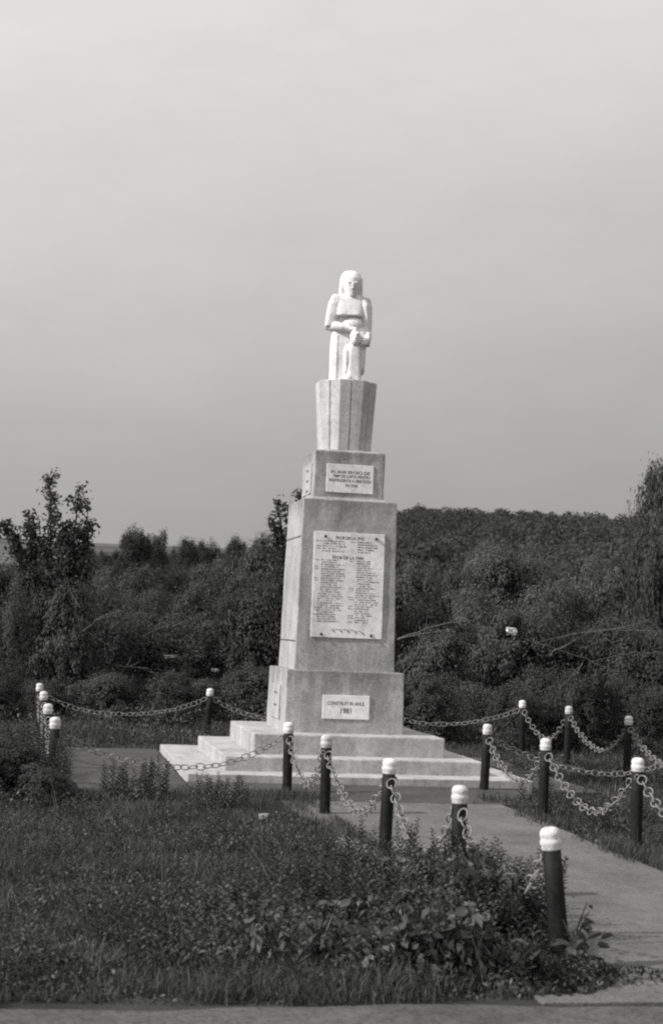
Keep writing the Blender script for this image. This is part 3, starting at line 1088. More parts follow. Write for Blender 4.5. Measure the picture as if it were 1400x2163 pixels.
def shrub_variant(seed, n=22000, size=0.055):
    rng = np.random.default_rng(seed)
    lobes = [(0, 0, 0.75, 0.75, 0.75, 0.75), (0, 0, 0.2, 0.8, 0.8, 0.3)]
    for i in range(6):
        a = rng.uniform(0, 6.28)
        r = rng.uniform(0.35, 0.75)
        lobes.append((r * math.cos(a), r * math.sin(a), rng.uniform(0.35, 1.25), rng.uniform(.32, .5), rng.uniform(.32, .5), rng.uniform(.3, .5)))
    v, f = crown_np(rng, lobes, n, size, 0.19)
    c = mesh_np('crown', v, f)
    tv, tf = limbs_np(rng, 0.045, 0.35, [(l[0], l[1], l[2]) for l in lobes[1:]])
    return c, mesh_np('stem', tv, tf, True), max(v[:, 2])


def tree_variant(seed, n=22000, size=0.055, spread=0.42, trunk=0.35):
    """a tree one unit tall or so"""
    rng = np.random.default_rng(seed)
    lobes = []
    for i in range(9):
        a = rng.uniform(0, 6.28)
        z = rng.uniform(trunk + 0.05, 0.95)
        r = spread * rng.uniform(0.2, 0.8) * (1.15 - 0.5 * abs(z - 0.6))
        lobes.append((r * math.cos(a), r * math.sin(a), z, rng.uniform(.13, .22), rng.uniform(.13, .22), rng.uniform(.10, .17)))
    lobes.append((0, 0, 0.7, spread * .6, spread * .6, .25))
    v, f = crown_np(rng, lobes, n, size * 0.55, 0.26)
    c = mesh_np('crown', v, f)
    tv, tf = limbs_np(rng, 0.022, trunk, [(l[0], l[1], l[2]) for l in lobes])
    return c, mesh_np('trunk', tv, tf, True), max(v[:, 2])


SHR = [shrub_variant(11), shrub_variant(12, 21000, 0.06), shrub_variant(13, 20000, 0.05), shrub_variant(14, 17000, 0.068)]
def big_tree(seed, n=34000, size=0.026):
    rng = np.random.default_rng(seed)
    lobes = [(0, 0, 0.56, 0.62, 0.62, 0.34), (0, 0, 0.3, 0.55, 0.55, 0.25)]
    for i in range(13):
        a, e = rng.uniform(0, 6.28), rng.uniform(-0.2, 1.3)
        lobes.append((0.62 * math.cos(a) * math.cos(e), 0.62 * math.sin(a) * math.cos(e), 0.56 + 0.33 * math.sin(e), rng.uniform(.14, .24), rng.uniform(.14, .24), rng.uniform(.07, .12)))
    v, f = crown_np(rng, lobes, n, size, 0.2)
    tv, tf = limbs_np(rng, 0.03, 0.3, [(l[0], l[1], l[2]) for l in lobes])
    return mesh_np('crown', v, f), mesh_np('trunk', tv, tf, True), max(v[:, 2])


TRE = [tree_variant(21), tree_variant(22, 22000, 0.05, 0.5, 0.28), tree_variant(23, 20000, 0.058, 0.36, 0.3)]


def at(px, py, dist):
    """the point seen at a place of the photograph, at a given horizontal distance from the camera"""
    v = FWD + RGT * (px - 700) / 3200.0 - UPV * (py - 1081.5) / 3200.0
    h = math.hypot(v[0], v[1])
    return CAM + v * (dist / h)


def plant(var, px, top, half, dist, mat, name, label, cat, group, parts=('crown', 'trunk'), min_h=0.3):
    p = at(px, top, dist)
    g = float(ground_z(p[0], p[1]))
    h = max(p[2] - g, min_h)
    c_me, t_me, hz = var
    w = half / 3200.0 * dist
    t = thing(name, label, cat, (p[0], p[1], g), group, random.uniform(0, 6.28))
    cr_ = obj(parts[0], c_me, None, t)
    if not c_me.materials:
        c_me.materials.append(mat)
    cr_.material_slots[0].link = 'OBJECT'
    cr_.material_slots[0].material = mat
    if not t_me.materials:
        t_me.materials.append(M['bark'])
    tr_ = obj(parts[1], t_me, None, t)
    t.scale = (w, w * random.uniform(.85, 1.15), h / hz)
    return t


lf = M['leaf_dark']
md = M['leaf_mid']
pa = M['leaf_pale']
G1 = 'shrubs of the thicket left of the memorial'
G2 = 'shrubs of the thicket right of the memorial'
LB1 = 'dark leafy shrub in the dense thicket behind the fence, left of the memorial'
LB2 = 'dark leafy shrub in the dense thicket behind the fence, right of the memorial'
left_shrubs = [
    (-60, 1165, 120, 46, md), (30, 1172, 110, 47, md), (130, 1180, 100, 46, lf), (215, 1195, 90, 48, md), (300, 1225, 95, 47, md),
    (420, 1215, 75, 49, lf), (500, 1165, 85, 50, lf), (580, 1140, 75, 52, lf), (470, 1235, 100, 41, lf), (560, 1215, 95, 40, lf),
    (230, 1178, 60, 95, lf), (300, 1186, 60, 90, md), (360, 1190, 55, 100, lf), (430, 1180, 55, 110, md), (490, 1172, 55, 95, lf), (540, 1160, 55, 85, lf), (180, 1165, 60, 100, md), (90, 1168, 60, 110, lf),
    (70, 1205, 75, 36.2, lf), (165, 1215, 70, 35.8, md),
    (370, 1275, 110, 40, md), (270, 1285, 110, 39, md), (170, 1275, 115, 40, lf), (70, 1265, 120, 40, md), (-40, 1260, 100, 39, lf), (640, 1240, 100, 42, lf), (720, 1230, 100, 43, lf),
]
right_shrubs = [
    (800, 1160, 90, 50, lf), (880, 1165, 80, 50, md), (910, 1235, 95, 42, lf), (1250, 1190, 95, 54, md), (1340, 1210, 110, 48, lf), (1430, 1220, 100, 44, lf),
    (1010, 1285, 110, 42, md), (1120, 1275, 110, 41, lf), (1220, 1290, 115, 42, lf), (1320, 1290, 110, 41, lf), (1420, 1300, 90, 40, lf), (920, 1320, 85, 40, md),
    (1170, 1215, 100, 52, lf),
]
for lst, gname, lab in ((left_shrubs, G1, LB1), (right_shrubs, G2, LB2)):
    for i, (px, top, half, dist, mt) in enumerate(lst):
        plant(SHR[i % 4], px, top, half, dist, mt, 'shrub', lab, 'shrub', gname, ('foliage', 'stem'))
# low brambles in front of the thicket
for i, px in enumerate(range(-60, 1480, 72)):
    side = 'left' if px < 700 else 'right'
    plant(SHR[(i * 3 + 1) % 4], px + random.uniform(-20, 20), random.uniform(1385, 1440), random.uniform(58, 80), random.uniform(33.5, 36.5), random.choice((lf, md)),
          'bramble', 'low dark bramble at the foot of the thicket, %s of the memorial' % side, 'bramble', 'low brambles at the foot of the thicket, %s' % side, ('foliage', 'stem'))
plant(SHR[1], 15, 1548, 95, 19.6, lf, 'bramble', 'tall dark bush at the left edge in front of the far left posts', 'bush', None, ('foliage', 'stem'))
plant(SHR[3], 95, 1612, 62, 18.9, md, 'bramble', 'low dark bush hiding the foot of the nearest far left post', 'bush', None, ('foliage', 'stem'))
# paler trees on the right, below the wooded ridge
for i, (px, top, half, dist, lab) in enumerate((
        (955, 1180, 70, 70, 'pale bushy tree nearest the memorial, below the wooded ridge'),
        (1045, 1128, 90, 78, 'tallest of the pale trees standing below the wooded ridge'),
        (1130, 1140, 80, 80, 'pale rounded tree right of the tallest pale tree, below the ridge'),
        (1215, 1150, 75, 74, 'rightmost pale tree below the wooded ridge'))):
    plant(SHR[i % 3], px, top, half, dist, pa, 'tree', lab, 'tree', None)
plant(SHR[3], 1000, 1225, 80, 58, pa, 'shrub', 'pale leafy bush in front of the pale trees, right of the memorial', 'shrub', None, ('foliage', 'stem'))
plant(SHR[1], 1150, 1210, 85, 60, pa, 'shrub', 'pale spreading bush in front of the pale trees, farther right', 'shrub', None, ('foliage', 'stem'))
# dark tree cut by the right edge
plant(big_tree(61), 1415, 952, 118, 46, lf, 'tree', 'tall dark tree at the right edge, rising above the wooded ridge', 'tree', None)
plant(SHR[3], 1385, 1035, 72, 44, lf, 'tree', 'lower dark tree in front of the tall one at the right edge', 'tree', None)
# far trees on the left skyline
for i, (px, top, half, dist, lab) in enumerate((
        (285, 1104, 42, 190, 'rounded dark far tree, largest on the left skyline'),
        (330, 1112, 38, 195, 'far tree joined to the right of the largest skyline tree'),
        (395, 1130, 32, 230, 'low far tree on the left skyline between field and rounded clump'),
        (432, 1132, 28, 235, 'small far tree on the skyline right of the low one'),
        (500, 1125, 30, 220, 'rounded small far tree alone on the skyline, left of memorial'),
        (555, 1120, 48, 190, 'far tree on the skyline nearest the left face of the memorial'))):
    plant(SHR[(i + 1) % 4], px, top, half, dist, M['leaf_far'], 'tree', lab, 'tree', None)
for i in range(26):                                          # hedges across the fields
    px = 190 + 17 * i + random.uniform(-6, 6)
    plant(SHR[i % 4], px, 1150 + random.uniform(-4, 6) + (8 if i % 5 else 0), random.uniform(13, 20), 260 + random.uniform(-20, 30), M['leaf_far'], 'hedge_bush',
          'small dark hedge bush along the far field edge, left of the memorial', 'bush', 'hedge bushes along the far fields', ('foliage', 'stem'))


# sapling with two leaders against the sky
def leader_tree(name, label, px, base_py, dist, leaders, n_leaf, size, mat, side_len):
    rng = np.random.default_rng(len(label))
    b0 = at(px, 1300, dist)
    g = float(ground_z(b0[0], b0[1]))
    o0 = np.array([b0[0], b0[1], g])
    t = thing(name, label, 'tree', tuple(o0))
    parts, P = [], []
    for (tx, ty, spread) in leaders:
        e = at(tx, ty, dist) - o0
        k = 12
        s = np.linspace(0, 1, k)[:, None]
        bow = np.sin(s * math.pi) * np.array([rng.normal() * 0.1, rng.normal() * 0.1, 0])
        c = s ** np.array([1.6, 1.6, 1.0]) * e + bow
        c[0, 2] -= 0.3
        parts.append(tube_np(c, np.linspace(0.06, 0.012, k), 6))
        ua = rng.uniform(0.62, 1.01, int(n_leaf * 6 * spread) + 30)
        ax_ = np.stack([np.interp(ua, s[:, 0], c[:, i]) for i in range(3)], -1)
        P.append(ax_ + rng.normal(size=ax_.shape) * (0.05 + 0.16 * (1.02 - ua))[:, None])
        for j in range(30):
            u = rng.uniform(0.42, 1.0)
            p0 = np.array([np.interp(u, s[:, 0], c[:, i]) for i in range(3)])
            a = rng.uniform(0, 6.28)
            ln = side_len * spread * (1.12 - u) * rng.uniform(0.7, 1.5) + 0.12
            d = np.array([math.cos(a), math.sin(a), rng.uniform(0.25, 1.0)])
            d /= np.linalg.norm(d)
            p1 = p0 + d * ln
            pm = (p0 + p1) / 2 - np.array([0, 0, 0.06 * ln])
            parts.append(tube_np(np.array([p0, pm, p1]), [0.013, 0.009, 0.004], 4))
            m = int(n_leaf * (0.4 + ln))
            w = rng.uniform(0.25, 1.08, m)[:, None]
            P.append(p0 + (p1 - p0) * w + rng.normal(size=(m, 3)) * (0.06 + 0.09 * ln))
    v, f = merge_np(parts)
    obj('trunk', mesh_np('trunk', v, f, True), M['bark'], t)
    P = np.concatenate(P)
    lv_, lf_ = leaf_quads(P, rng.normal(size=P.shape) + np.array([0, 0, 0.4]), size, rng, 0.5)
    obj('crown', mesh_np('crown', lv_, lf_), mat, t)
    return t


leader_tree('sapling', 'young tree with two leafy leaders dark against the sky, far left', 125, 1500, 37,
            ((105, 1010, 0.62), (168, 1035, 0.6), (12, 1108, 0.42), (60, 1085, 0.5), (192, 1100, 0.36), (135, 1110, 0.4), (30, 1135, 0.5)), 46, 0.12, lf, 1.15)
leader_tree('sapling', 'sparse leafy young tree peeping out from behind the left shoulder of the plinth', 630, 1500, 40,
            ((585, 1060, 0.5), (636, 1038, 0.3), (578, 1110, 0.6), (612, 1075, 0.4)), 40, 0.125, lf, 0.75)


# wooded ridge: reads as one mass
def ridge_forest():
    rng = np.random.default_rng(77)
    Ps, Ns, Sz = [], [], []
    for i in range(1900):
        s = 130 + 370 * rng.random() ** 0.8
        q = rng.uniform(0.185, 0.50)
        x, y = -4.76 + q * s, -24.56 + s
        if s > 470 or sstep(0.155, 0.25, q) < 0.1:
            continue
        g = float(ground_z(x, y))
        R = rng.uniform(2.4, 4.4) * (1.5 if rng.random() < 0.15 else 1.0)
        Hh = rng.uniform(4.5, 8.5) * (1.2 if rng.random() < 0.12 else 1.0)
        Hh *= 1 + 0.14 * math.sin(x * 0.09 + 1.0) * math.sin(x * 0.031 + s * 0.02)
        if s < 210:
            Hh *= 0.7
        m = 260
        d = rng.normal(size=(m, 3))
        d /= np.linalg.norm(d, axis=1)[:, None]
        d[:, 2] = np.abs(d[:, 2]) * 1.0 - 0.25
        rad = rng.uniform(0.82, 1.03, m)[:, None]
        Ps.append(np.array([x, y, g + Hh * 0.5]) + d * rad * np.array([R, R, Hh * 0.52]))
        Ns.append(d + rng.normal(size=(m, 3)) * 0.35)
        Sz.append(np.full(m, rng.uniform(0.42, 0.62)))
    P, N, S = np.concatenate(Ps), np.concatenate(Ns), np.concatenate(Sz)
    v, f = leaf_quads(P, N, S, rng, 0.8)
    o = obj('forest', mesh_np('forest', v, f), M['leaf_far'])
    o['kind'] = 'stuff'
    o['label'] = 'dark wooded ridge behind the memorial on the right'


ridge_forest()


# bare branches arching through the thicket
def bare_branches(label, stems, dist):
    b0 = at(stems[0][0][0], stems[0][0][1], dist)
    parts = []
    for k, (a, b1, up) in enumerate(stems):
        A, B = at(a[0], a[1], dist) - b0, at(b1[0], b1[1], dist - 0.6) - b0
        s = np.linspace(0, 1, 9)[:, None]
        c = A * (1 - s) + B * s + np.sin(s * math.pi) * np.array([0, -0.2, up])
        c += np.random.default_rng(k).normal(size=c.shape) * 0.02
        parts.append(tube_np(c, np.linspace(0.011, 0.004, 9), 5))
        for j in (3, 5, 6):
            d = np.random.default_rng(k * 9 + j).normal(size=3) * 0.25
            parts.append(tube_np(np.array([c[j], c[j] + d * 0.6 + [0, 0, .05], c[j] + d + [0, -.1, .12]]), [0.006, 0.005, 0.003], 4))
    v, f = merge_np(parts)
    o = obj('bare_branch', mesh_np('bare_branch', v, f, True), M['twig'])
    o.location = b0
    tag(o, label, 'branch')


bare_branches('pale bare branches sweeping up from the right side of the plinth', [((840, 1350), (1000, 1310), .1), ((838, 1352), (960, 1330), .05), ((850, 1440), (905, 1300), .0)], 33.0)
bare_branches('tangle of pale bare branches in front of the right thicket', [((1380, 1335), (1120, 1360), .15), ((1385, 1345), (1180, 1350), .2), ((1160, 1385), (1260, 1325), .05), ((1300, 1420), (1100, 1350), .05), ((1390, 1380), (1240, 1400), .1), ((1230, 1400), (1180, 1450), .0)], 32.8)
bare_branches('thin pale bare stems arching in the left thicket', [((175, 1335), (250, 1292), .1), ((172, 1330), (140, 1210), .0), ((240, 1370), (190, 1340), .0), ((310, 1412), (250, 1408), .03), ((430, 1330), (300, 1345), .2)], 34.0)


def lump(name, loc, r, seed, mat, label, cat, flat=0.7):
    bm = bmesh.new()
    bmesh.ops.create_icosphere(bm, subdivisions=3, radius=1.0)
    co = np.array([v.co[:] for v in bm.verts])
    n = sines(co, 2.2, seed) * 0.22 + sines(co, 5, seed + 1) * 0.08
    for v, k in zip(bm.verts, n):
        v.co = v.co * (1 + k)
        v.co.x *= r[0]
        v.co.y *= r[1]
        v.co.z *= r[2]
    o = obj(name, bm_mesh(name, bm, True), mat)
    o.location = loc
    o.rotation_euler = (0, 0, seed)
    return tag(o, label, cat)


lump('stone', (-2.12, -6.95, -0.07), (0.11, 0.09, 0.06), 3, M['stone'], 'pale rounded stone lying in the grass left of the path', 'stone')


def scrap(px, py, dist, w, h, label, seed, mat='scrap'):
    """a crumpled pale rag caught on the twigs"""
    rng = np.random.default_rng(seed)
    p = at(px, py, dist)
    n = 7
    u, v = np.meshgrid(np.linspace(-.5, .5, n), np.linspace(-.5, .5, n))
    y = rng.normal(size=(n, n)) * 0.03
    x = u * w * (1 - 0.5 * (v < -.1) * rng.random((n, n)))
    co = np.stack([x, y, v * h - 0.1 * h * np.abs(u)], -1).reshape(-1, 3)
    idx = np.arange(n * n).reshape(n, n)
    f = np.stack([idx[:-1, :-1], idx[:-1, 1:], idx[1:, 1:], idx[1:, :-1]], -1).reshape(-1, 4)
    o = obj('rag', mesh_np('rag', co, f, True), M[mat])
    md_ = o.modifiers.new('thickness', 'SOLIDIFY')
    md_.thickness = 0.012
    o.location = p
    tag(o, label, 'rag')


scrap(1080, 1333, 33.0, 0.24, 0.15, 'small white rag caught in the brush right of the memorial', 4)
scrap(360, 1387, 33.2, 0.30, 0.06, 'pale scrap low in the thicket left of the memorial', 5, 'stone')
scrap(455, 1416, 32.8, 0.16, 0.07, 'small pale scrap above the lone rear post', 6, 'stone')

# short grey stub among the weeds
bm = bmesh.new()
frustum_bm(bm, 0.055, 0.05, 0.05, 0.045, -0.2, 0.50)
bmesh.ops.bevel(bm, geom=list(bm.edges), offset=0.012, segments=2, affect='EDGES')
stub = obj('stone_stub', bm_mesh('stone_stub', bm), M['path'])
stub.location = (-1.2, -13.45, -0.13)
tag(stub, 'short grey stone stub among the leafy weeds left of the leaning post', 'stone')


# ------------------------------------------------------------------ grass and weeds
def blocked(x, y):
    b = (np.abs(x) < 2.63) & (np.abs(y) < 2.63)                                # steps
    edge = 0.10 * np.sin(y * 2.3) + 0.06 * np.sin(y * 6.1 + 1)
    b |= (x > -1.32 + edge) & (x < 1.45 + edge * 0.8) & (y < -4.6) & (y > -15.6)   # path
    b |= (x > -4.3 + 0.5 * edge) & (x < 2.5) & (y > -4.0 + edge + 0.3 * np.sin(x * 2.1)) & (y < 2.9)   # apron
    b |= (y < -15.3 + 0.12 * np.sin(x * 2.7) + 0.05 * np.sin(x * 9))
    b |= (x > 2.5) & (x < 3.6) & (y > -2.3) & (y < 3.1)
    return b


def grass(n, x0, x1, y0, y1, h0, h1, w, seed):
    rng = np.random.default_rng(seed)
    x = rng.uniform(x0, x1, n)
    y = rng.uniform(y0, y1, n)
    keep = ~blocked(x, y)
    x, y = x[keep], y[keep]
    P = np.stack([x, y, np.zeros_like(x)], -1)
    cl = sines(P, 2.0, 5) * 0.5 + sines(P, 5.0, 6) * 0.4
    k2 = rng.random(len(x)) < np.clip(0.7 + 0.5 * cl, 0.15, 1)
    P, cl = P[k2], cl[k2]
    n = len(P)
    P[:, 2] = ground_z(P[:, 0], P[:, 1]) - 0.01
    h = rng.uniform(h0, h1, n) * np.clip(1 + 0.7 * cl, 0.35, 1.9) * rng.uniform(0.6, 1.2, n)
    a = rng.uniform(0, 6.28, n)
    side = np.stack([np.cos(a), np.sin(a), np.zeros(n)], -1) * (w * rng.uniform(.6, 1.4, n))[:, None]
    b = rng.uniform(0, 6.28, n)
    ln = np.stack([np.cos(b), np.sin(b), np.zeros(n)], -1) * (h * rng.uniform(.15, .75, n))[:, None]
    up = np.array([0, 0, 1.0])
    v = np.stack([P - side, P + side, P + side * .8 + ln * .35 + up * h[:, None] * .6, P - side * .8 + ln * .35 + up * h[:, None] * .6, P + ln + up * h[:, None] * (1 - 0.15 * rng.random(n))[:, None]], 1)
    i = np.arange(n, dtype=np.int32)[:, None] * 5
    f = np.concatenate([i + np.array([[0, 1, 2]]), i + np.array([[0, 2, 3]]), i + np.array([[3, 2, 4]])], 0)
    return v.reshape(-1, 3), f


gv = [grass(150000, -7.5, -1.0, -15.4, -3.4, 0.06, 0.17, 0.0045, 1),
      grass(60000, 1.3, 7.5, -12.5, -2.0, 0.07, 0.18, 0.006, 2),
      grass(30000, 2.4, 9.0, -2.0, 12.0, 0.08, 0.20, 0.008, 3),
      grass(45000, -8.5, 6.0, 2.9, 12.0, 0.08, 0.22, 0.009, 4),
      grass(16000, -8.5, -4.1, -4.0, 3.0, 0.15, 0.40, 0.009, 5)]


def seam_tufts(seed):
    rng = np.random.default_rng(seed)
    pts = []
    for yj in ye[:4]:
        for k in range(2):
            cx, m = rng.uniform(-1.3, 1.35), rng.integers(8, 26)
            pts.append(np.stack([cx + rng.normal(size=m) * 0.07, yj + rng.normal(size=m) * 0.012], -1))
    for k in range(26):
        sgn = rng.random() < .5
        cy, m = rng.uniform(-14.5, -4.8), rng.integers(25, 70)
        pts.append(np.stack([(-1.22 if sgn else 1.32) + rng.normal(size=m) * 0.05, cy + rng.normal(size=m) * 0.14], -1))
    p = np.concatenate(pts)
    n = len(p)
    P = np.concatenate([p, np.full((n, 1), -0.115)], 1)
    h = rng.uniform(.03, .10, n)
    a = rng.uniform(0, 6.28, n)
    sd = np.stack([np.cos(a), np.sin(a), np.zeros(n)], -1) * 0.004
    ln = rng.normal(size=(n, 3)) * 0.5 * h[:, None]
    ln[:, 2] = 0
    up = np.array([0, 0, 1.0])
    v = np.stack([P - sd, P + sd, P + sd * .8 + ln * .35 + up * h[:, None] * .6, P - sd * .8 + ln * .35 + up * h[:, None] * .6, P + ln + up * h[:, None]], 1)
    i = np.arange(n, dtype=np.int32)[:, None] * 5
    return v.reshape(-1, 3), np.concatenate([i + np.array([[0, 1, 2]]), i + np.array([[0, 2, 3]]), i + np.array([[3, 2, 4]])], 0)


gv.append(seam_tufts(3))
v, f = merge_np(gv)
go = obj('grass', mesh_np('grass', v, f), M['grass'])
go['kind'] = 'stuff'


# low broad leaves mixed through the grass
def weed_cover(n, cx, cy, rx, ry, hmax, size, seed):
    rng = np.random.default_rng(seed)
    r = np.sqrt(rng.random(n))
    a = rng.uniform(0, 6.28, n)
    x, y = cx + rx * r * np.cos(a), cy + ry * r * np.sin(a)
    P = np.stack([x, y, np.zeros(n)], -1)
    hh = hmax * np.clip(1.05 - r ** 2.2, 0.08, 1) * np.clip(0.75 + 0.5 * sines(P, 4.5, seed), 0.2, 1.25)
    P[:, 2] = ground_z(x, y) + hh * rng.random(n) ** 0.6
    N = rng.normal(size=(n, 3)) * 0.9 + np.array([0, 0, 0.55])
    return leaf_quads(P, N, size, rng, 0.45, 1.6)


wv = []
for i, (cx, cy, rx, ry, hm, sz, n) in enumerate((
        (-1.75, -12.9, 1.10, 1.7, 0.52, 0.07, 11000), (-2.7, -13.6, 1.3, 1.5, 0.40, 0.065, 8000), (-1.40, -14.3, 0.62, 0.9, 0.30, 0.06, 5000), (-1.75, -13.7, 0.7, 0.8, 0.60, 0.085, 6000), (-2.1, -14.5, 0.9, 0.55, 0.42, 0.085, 5000), (-1.3, -13.2, 0.4, 0.6, 0.52, 0.075, 3000), (-1.5, -11.5, 0.75, 0.9, 0.34, 0.06, 4000), (-1.05, -12.7, 0.42, 0.9, 0.42, 0.055, 3500),
        (-5.6, -7.0, 2.2, 2.0, 0.18, 0.032, 7000), (-3.2, -11.2, 1.6, 1.6, 0.18, 0.038, 6000), (-6.2, -12.0, 1.6, 2.6, 0.18, 0.034, 6000), (-2.4, -7.2, 1.0, 1.6, 0.16, 0.045, 4000), (-3.6, -14.7, 3.6, 0.6, 0.16, 0.04, 8000),
        (-5.3, -4.4, 1.0, 1.0, 0.95, 0.06, 9000), (-4.55, -5.5, 0.6, 0.7, 0.40, 0.06, 2500), (-3.6, -5.2, 0.45, 0.5, 0.42, 0.05, 1500), (-2.5, -6.0, 0.5, 0.5, 0.30, 0.05, 1500), (-3.6, -8.8, 1.4, 1.8, 0.16, 0.035, 4500),
        (-5.6, -9.5, 1.5, 2.2, 0.20, 0.035, 5000), (-2.4, -8.6, 1.0, 1.6, 0.18, 0.04, 4500), (-4.6, -13.2, 1.6, 1.8, 0.20, 0.04, 5000), (2.6, -4.4, 1.0, 1.2, 0.30, 0.05, 3500), (2.3, -7.4, 0.8, 1.4, 0.24, 0.05, 2500),
        (-4.9, 1.0, 0.6, 3.0, 0.55, 0.07, 4500), (0.5, 8.8, 8.0, 1.6, 0.6, 0.09, 9000), (5.6, 3.0, 1.6, 4.0, 0.26, 0.06, 5000), (3.4, -1.6, 0.7, 1.6, 0.22, 0.05, 2000), (-2.0, 5.4, 4.0, 1.6, 0.25, 0.07, 4000))):
    wv.append(weed_cover(n, cx, cy, rx, ry, hm, sz, 100 + i))
# upright feathery sprigs among them
def sprigs(n, cx, cy, rx, ry, h0, h1, seed):
    rng = np.random.default_rng(seed)
    out = []
    for i in range(n):
        r, a = math.sqrt(rng.random()), rng.uniform(0, 6.28)
        x, y = cx + rx * r * math.cos(a), cy + ry * r * math.sin(a)
        h = rng.uniform(h0, h1)
        lean = rng.normal(size=2) * 0.12 * h
        m = int(26 * h / 0.4)
        u = np.linspace(0.25, 1.0, m)
        b = np.arange(m) * 2.4
        z0 = float(ground_z(x, y))
        ax_ = np.stack([x + lean[0] * u, y + lean[1] * u, z0 + h * u], -1)
        out_d = np.stack([np.cos(b), np.sin(b), np.full(m, 0.5)], -1)
        ln = (0.10 * (1.15 - u) + 0.02) * rng.uniform(.7, 1.2)
        tip = ax_ + out_d * ln[:, None]
        w = np.stack([-np.sin(b), np.cos(b), np.zeros(m)], -1) * (0.010 + 0.04 * ln[:, None])
        mid = ax_ * .5 + tip * .5 + np.array([0, 0, 0.012])
        v_ = np.stack([ax_, mid + w, tip, mid - w], 1).reshape(-1, 3)
        out.append((v_, np.arange(4 * m).reshape(m, 4)))
        st_ = np.array([[x - .003, y, z0], [x + .003, y, z0], [ax_[-1, 0] + .001, ax_[-1, 1], ax_[-1, 2]], [ax_[-1, 0] - .001, ax_[-1, 1], ax_[-1, 2]]])
        out.append((st_, np.array([[0, 1, 2, 3]])))
    return merge_np(out)


for i, (n, cx, cy, rx, ry, h0, h1) in enumerate(((150, -1.75, -12.9, 1.0, 1.6, .4, .66), (60, -1.15, -12.6, .35, .9, .35, .55), (40, -1.45, -14.3, .5, .8, .16, .32), (45, -1.7, -13.6, .5, .7, .4, .6), (70, -2.8, -13.4, 1.2, 1.4, .3, .52),
        (60, -5.2, -4.6, 1.0, 1.0, .5, 1.0), (25, -3.5, -5.0, .4, .5, .35, .6), (25, -2.5, -5.9, .5, .5, .25, .45), (120, -4.5, -9.5, 2.8, 4.0, .15, .34), (70, -4.5, -14.0, 2.6, 1.2, .15, .34), (60, 2.6, -5.6, 1.0, 2.4, .2, .4), (60, 5.0, 2.5, 1.8, 3.5, .2, .4))):
    wv.append(sprigs(n, cx, cy, rx, ry, h0, h1, 300 + i))
v, f = merge_np(wv)
wo_ = obj('ground_cover', mesh_np('ground_cover', v, f), M['weed'])
wo_['kind'] = 'stuff'

# dry stalks standing in the grass
def stalks(n, seed):
    rng = np.random.default_rng(seed)
    parts_ = []
    while len(parts_) < n:
        x, y = (rng.uniform(-7, -1.3), rng.uniform(-15.2, -4.5)) if rng.random() < .6 else (rng.uniform(1.6, 7), rng.uniform(-9, 8))
        if blocked(np.array([x]), np.array([y]))[0]:
            continue
        h = rng.uniform(.18, .5)
        d = rng.normal(size=2) * 0.25 * h
        z = float(ground_z(x, y))
        u = np.linspace(0, 1, 5)[:, None]
        parts_.append(tube_np(np.concatenate([np.array([x, y]) + d * u ** 1.8, z + h * u], 1), np.linspace(.003, .0015, 5), 3))
    return merge_np(parts_)


v, f = stalks(160, 9)
so = obj('dry_stalks', mesh_np('dry_stalks', v, f), plain('dry_stalk', 0.13, 0.8, 0.3, 12, bmp=0, spec=0.1))
so['kind'] = 'stuff'

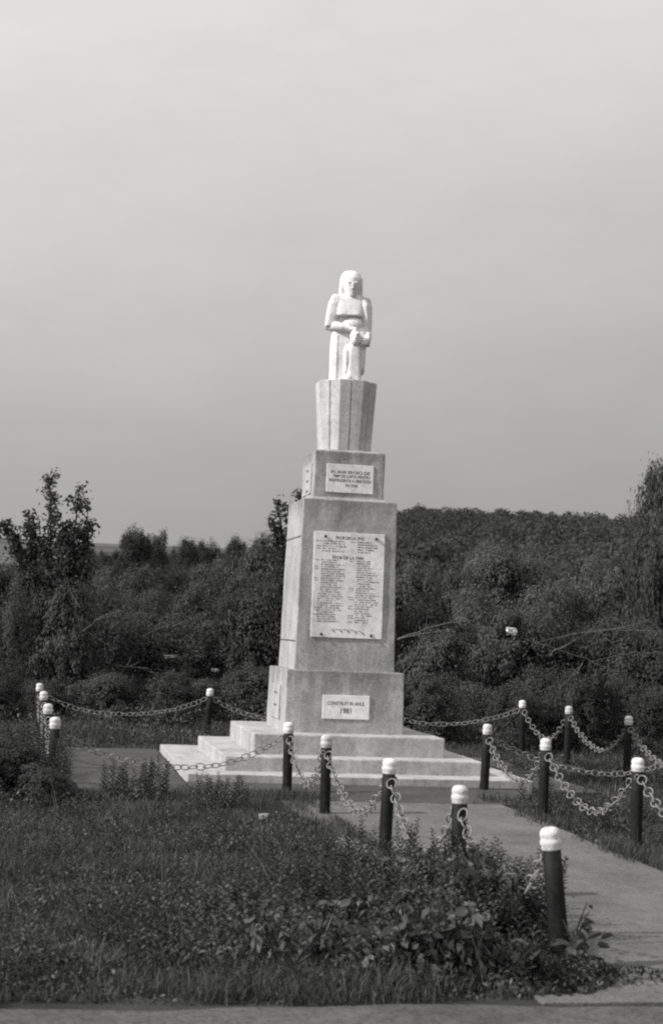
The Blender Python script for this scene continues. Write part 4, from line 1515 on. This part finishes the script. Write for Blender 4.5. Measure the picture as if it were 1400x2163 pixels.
# broad-leaved weeds at the corner of the path, leaf by leaf
lw = [(0, 0, 0), (0.16, 0.28, .03), (0.30, 0.40, .05), (0.62, 0.36, .04), (0.86, 0.18, 0.0), (1.0, 0.0, -.04)]
lv_ = [(0.0, 0.0, 0.0)]
for x, w, z in lw[1:5]:
    lv_ += [(x, w, z), (x, 0, -0.03 - 0.12 * x * x + 0.02), (x, -w, z)]
lv_.append((1.0, 0, -0.16))
lf_ = [(0, 2, 1), (0, 3, 2)]
for k in range(3):
    a = 1 + 3 * k
    b_ = a + 3
    lf_ += [(a, a + 1, b_ + 1), (a, b_ + 1, b_), (a + 1, a + 2, b_ + 2), (a + 1, b_ + 2, b_ + 1)]
lf_ += [(10, 11, 13), (11, 12, 13)]
big_leaf = mesh_np('leaf', lv_, lf_, True)
big_leaf.materials.append(M['weed'])


def leafy_weed(x, y, h, n, size, seed):
    rr = random.Random(seed)
    g = float(ground_z(x, y))
    t = thing('leafy_weed', 'broad-leaved weed in the dark leafy clump at the foreground corner of the path', 'weed', (x, y, g), 'broad-leaved weeds at the path corner', rr.uniform(0, 6))
    parts = []
    heads = []
    for s in range(4):
        a = rr.uniform(0, 6.28)
        e = np.array([math.cos(a) * 0.16, math.sin(a) * 0.16, h * rr.uniform(.75, 1.05)])
        c = np.linspace(0, 1, 6)[:, None] ** np.array([1.4, 1.4, 1.0]) * e
        c[0, 2] -= 0.1
        parts.append(tube_np(c, np.linspace(0.008, 0.004, 6), 5))
        heads.append(c)
    v_, f_ = merge_np(parts)
    obj('stem', mesh_np('stem', v_, f_, True), M['weed'], t)
    for i in range(n):
        c = heads[i % 4]
        u = rr.uniform(0.15, 1.0)
        k = u * 5
        j = min(int(k), 4)
        p = c[j] * (1 - (k - j)) + c[j + 1] * (k - j)
        l = obj('leaf', big_leaf, None, t)
        s = size * rr.uniform(.7, 1.3) * (1.2 - 0.5 * u)
        l.location = (p[0], p[1], p[2])
        l.scale = (s * rr.uniform(.9, 1.3), s * rr.uniform(.55, 1.0), s)
        l.rotation_euler = (rr.uniform(-.9, .9), rr.uniform(-0.6, 1.1), rr.uniform(0, 6.28))


wr = random.Random(5)
spots = [(-2.9, -14.6), (-2.35, -14.8), (-1.9, -14.75), (-1.5, -14.95), (-2.65, -13.9), (-2.1, -14.1), (-1.65, -14.2), (-1.3, -13.8), (-2.3, -13.2), (-1.8, -13.3), (-1.4, -13.0),
         (-2.7, -12.8), (-1.9, -12.4), (-1.5, -12.1), (-1.1, -14.75), (-0.98, -14.3)]
for i, (x, y) in enumerate(spots):
    leafy_weed(x + wr.uniform(-.08, .08), y + wr.uniform(-.08, .08), wr.uniform(.36, .54), 30, 0.115, 40 + i)
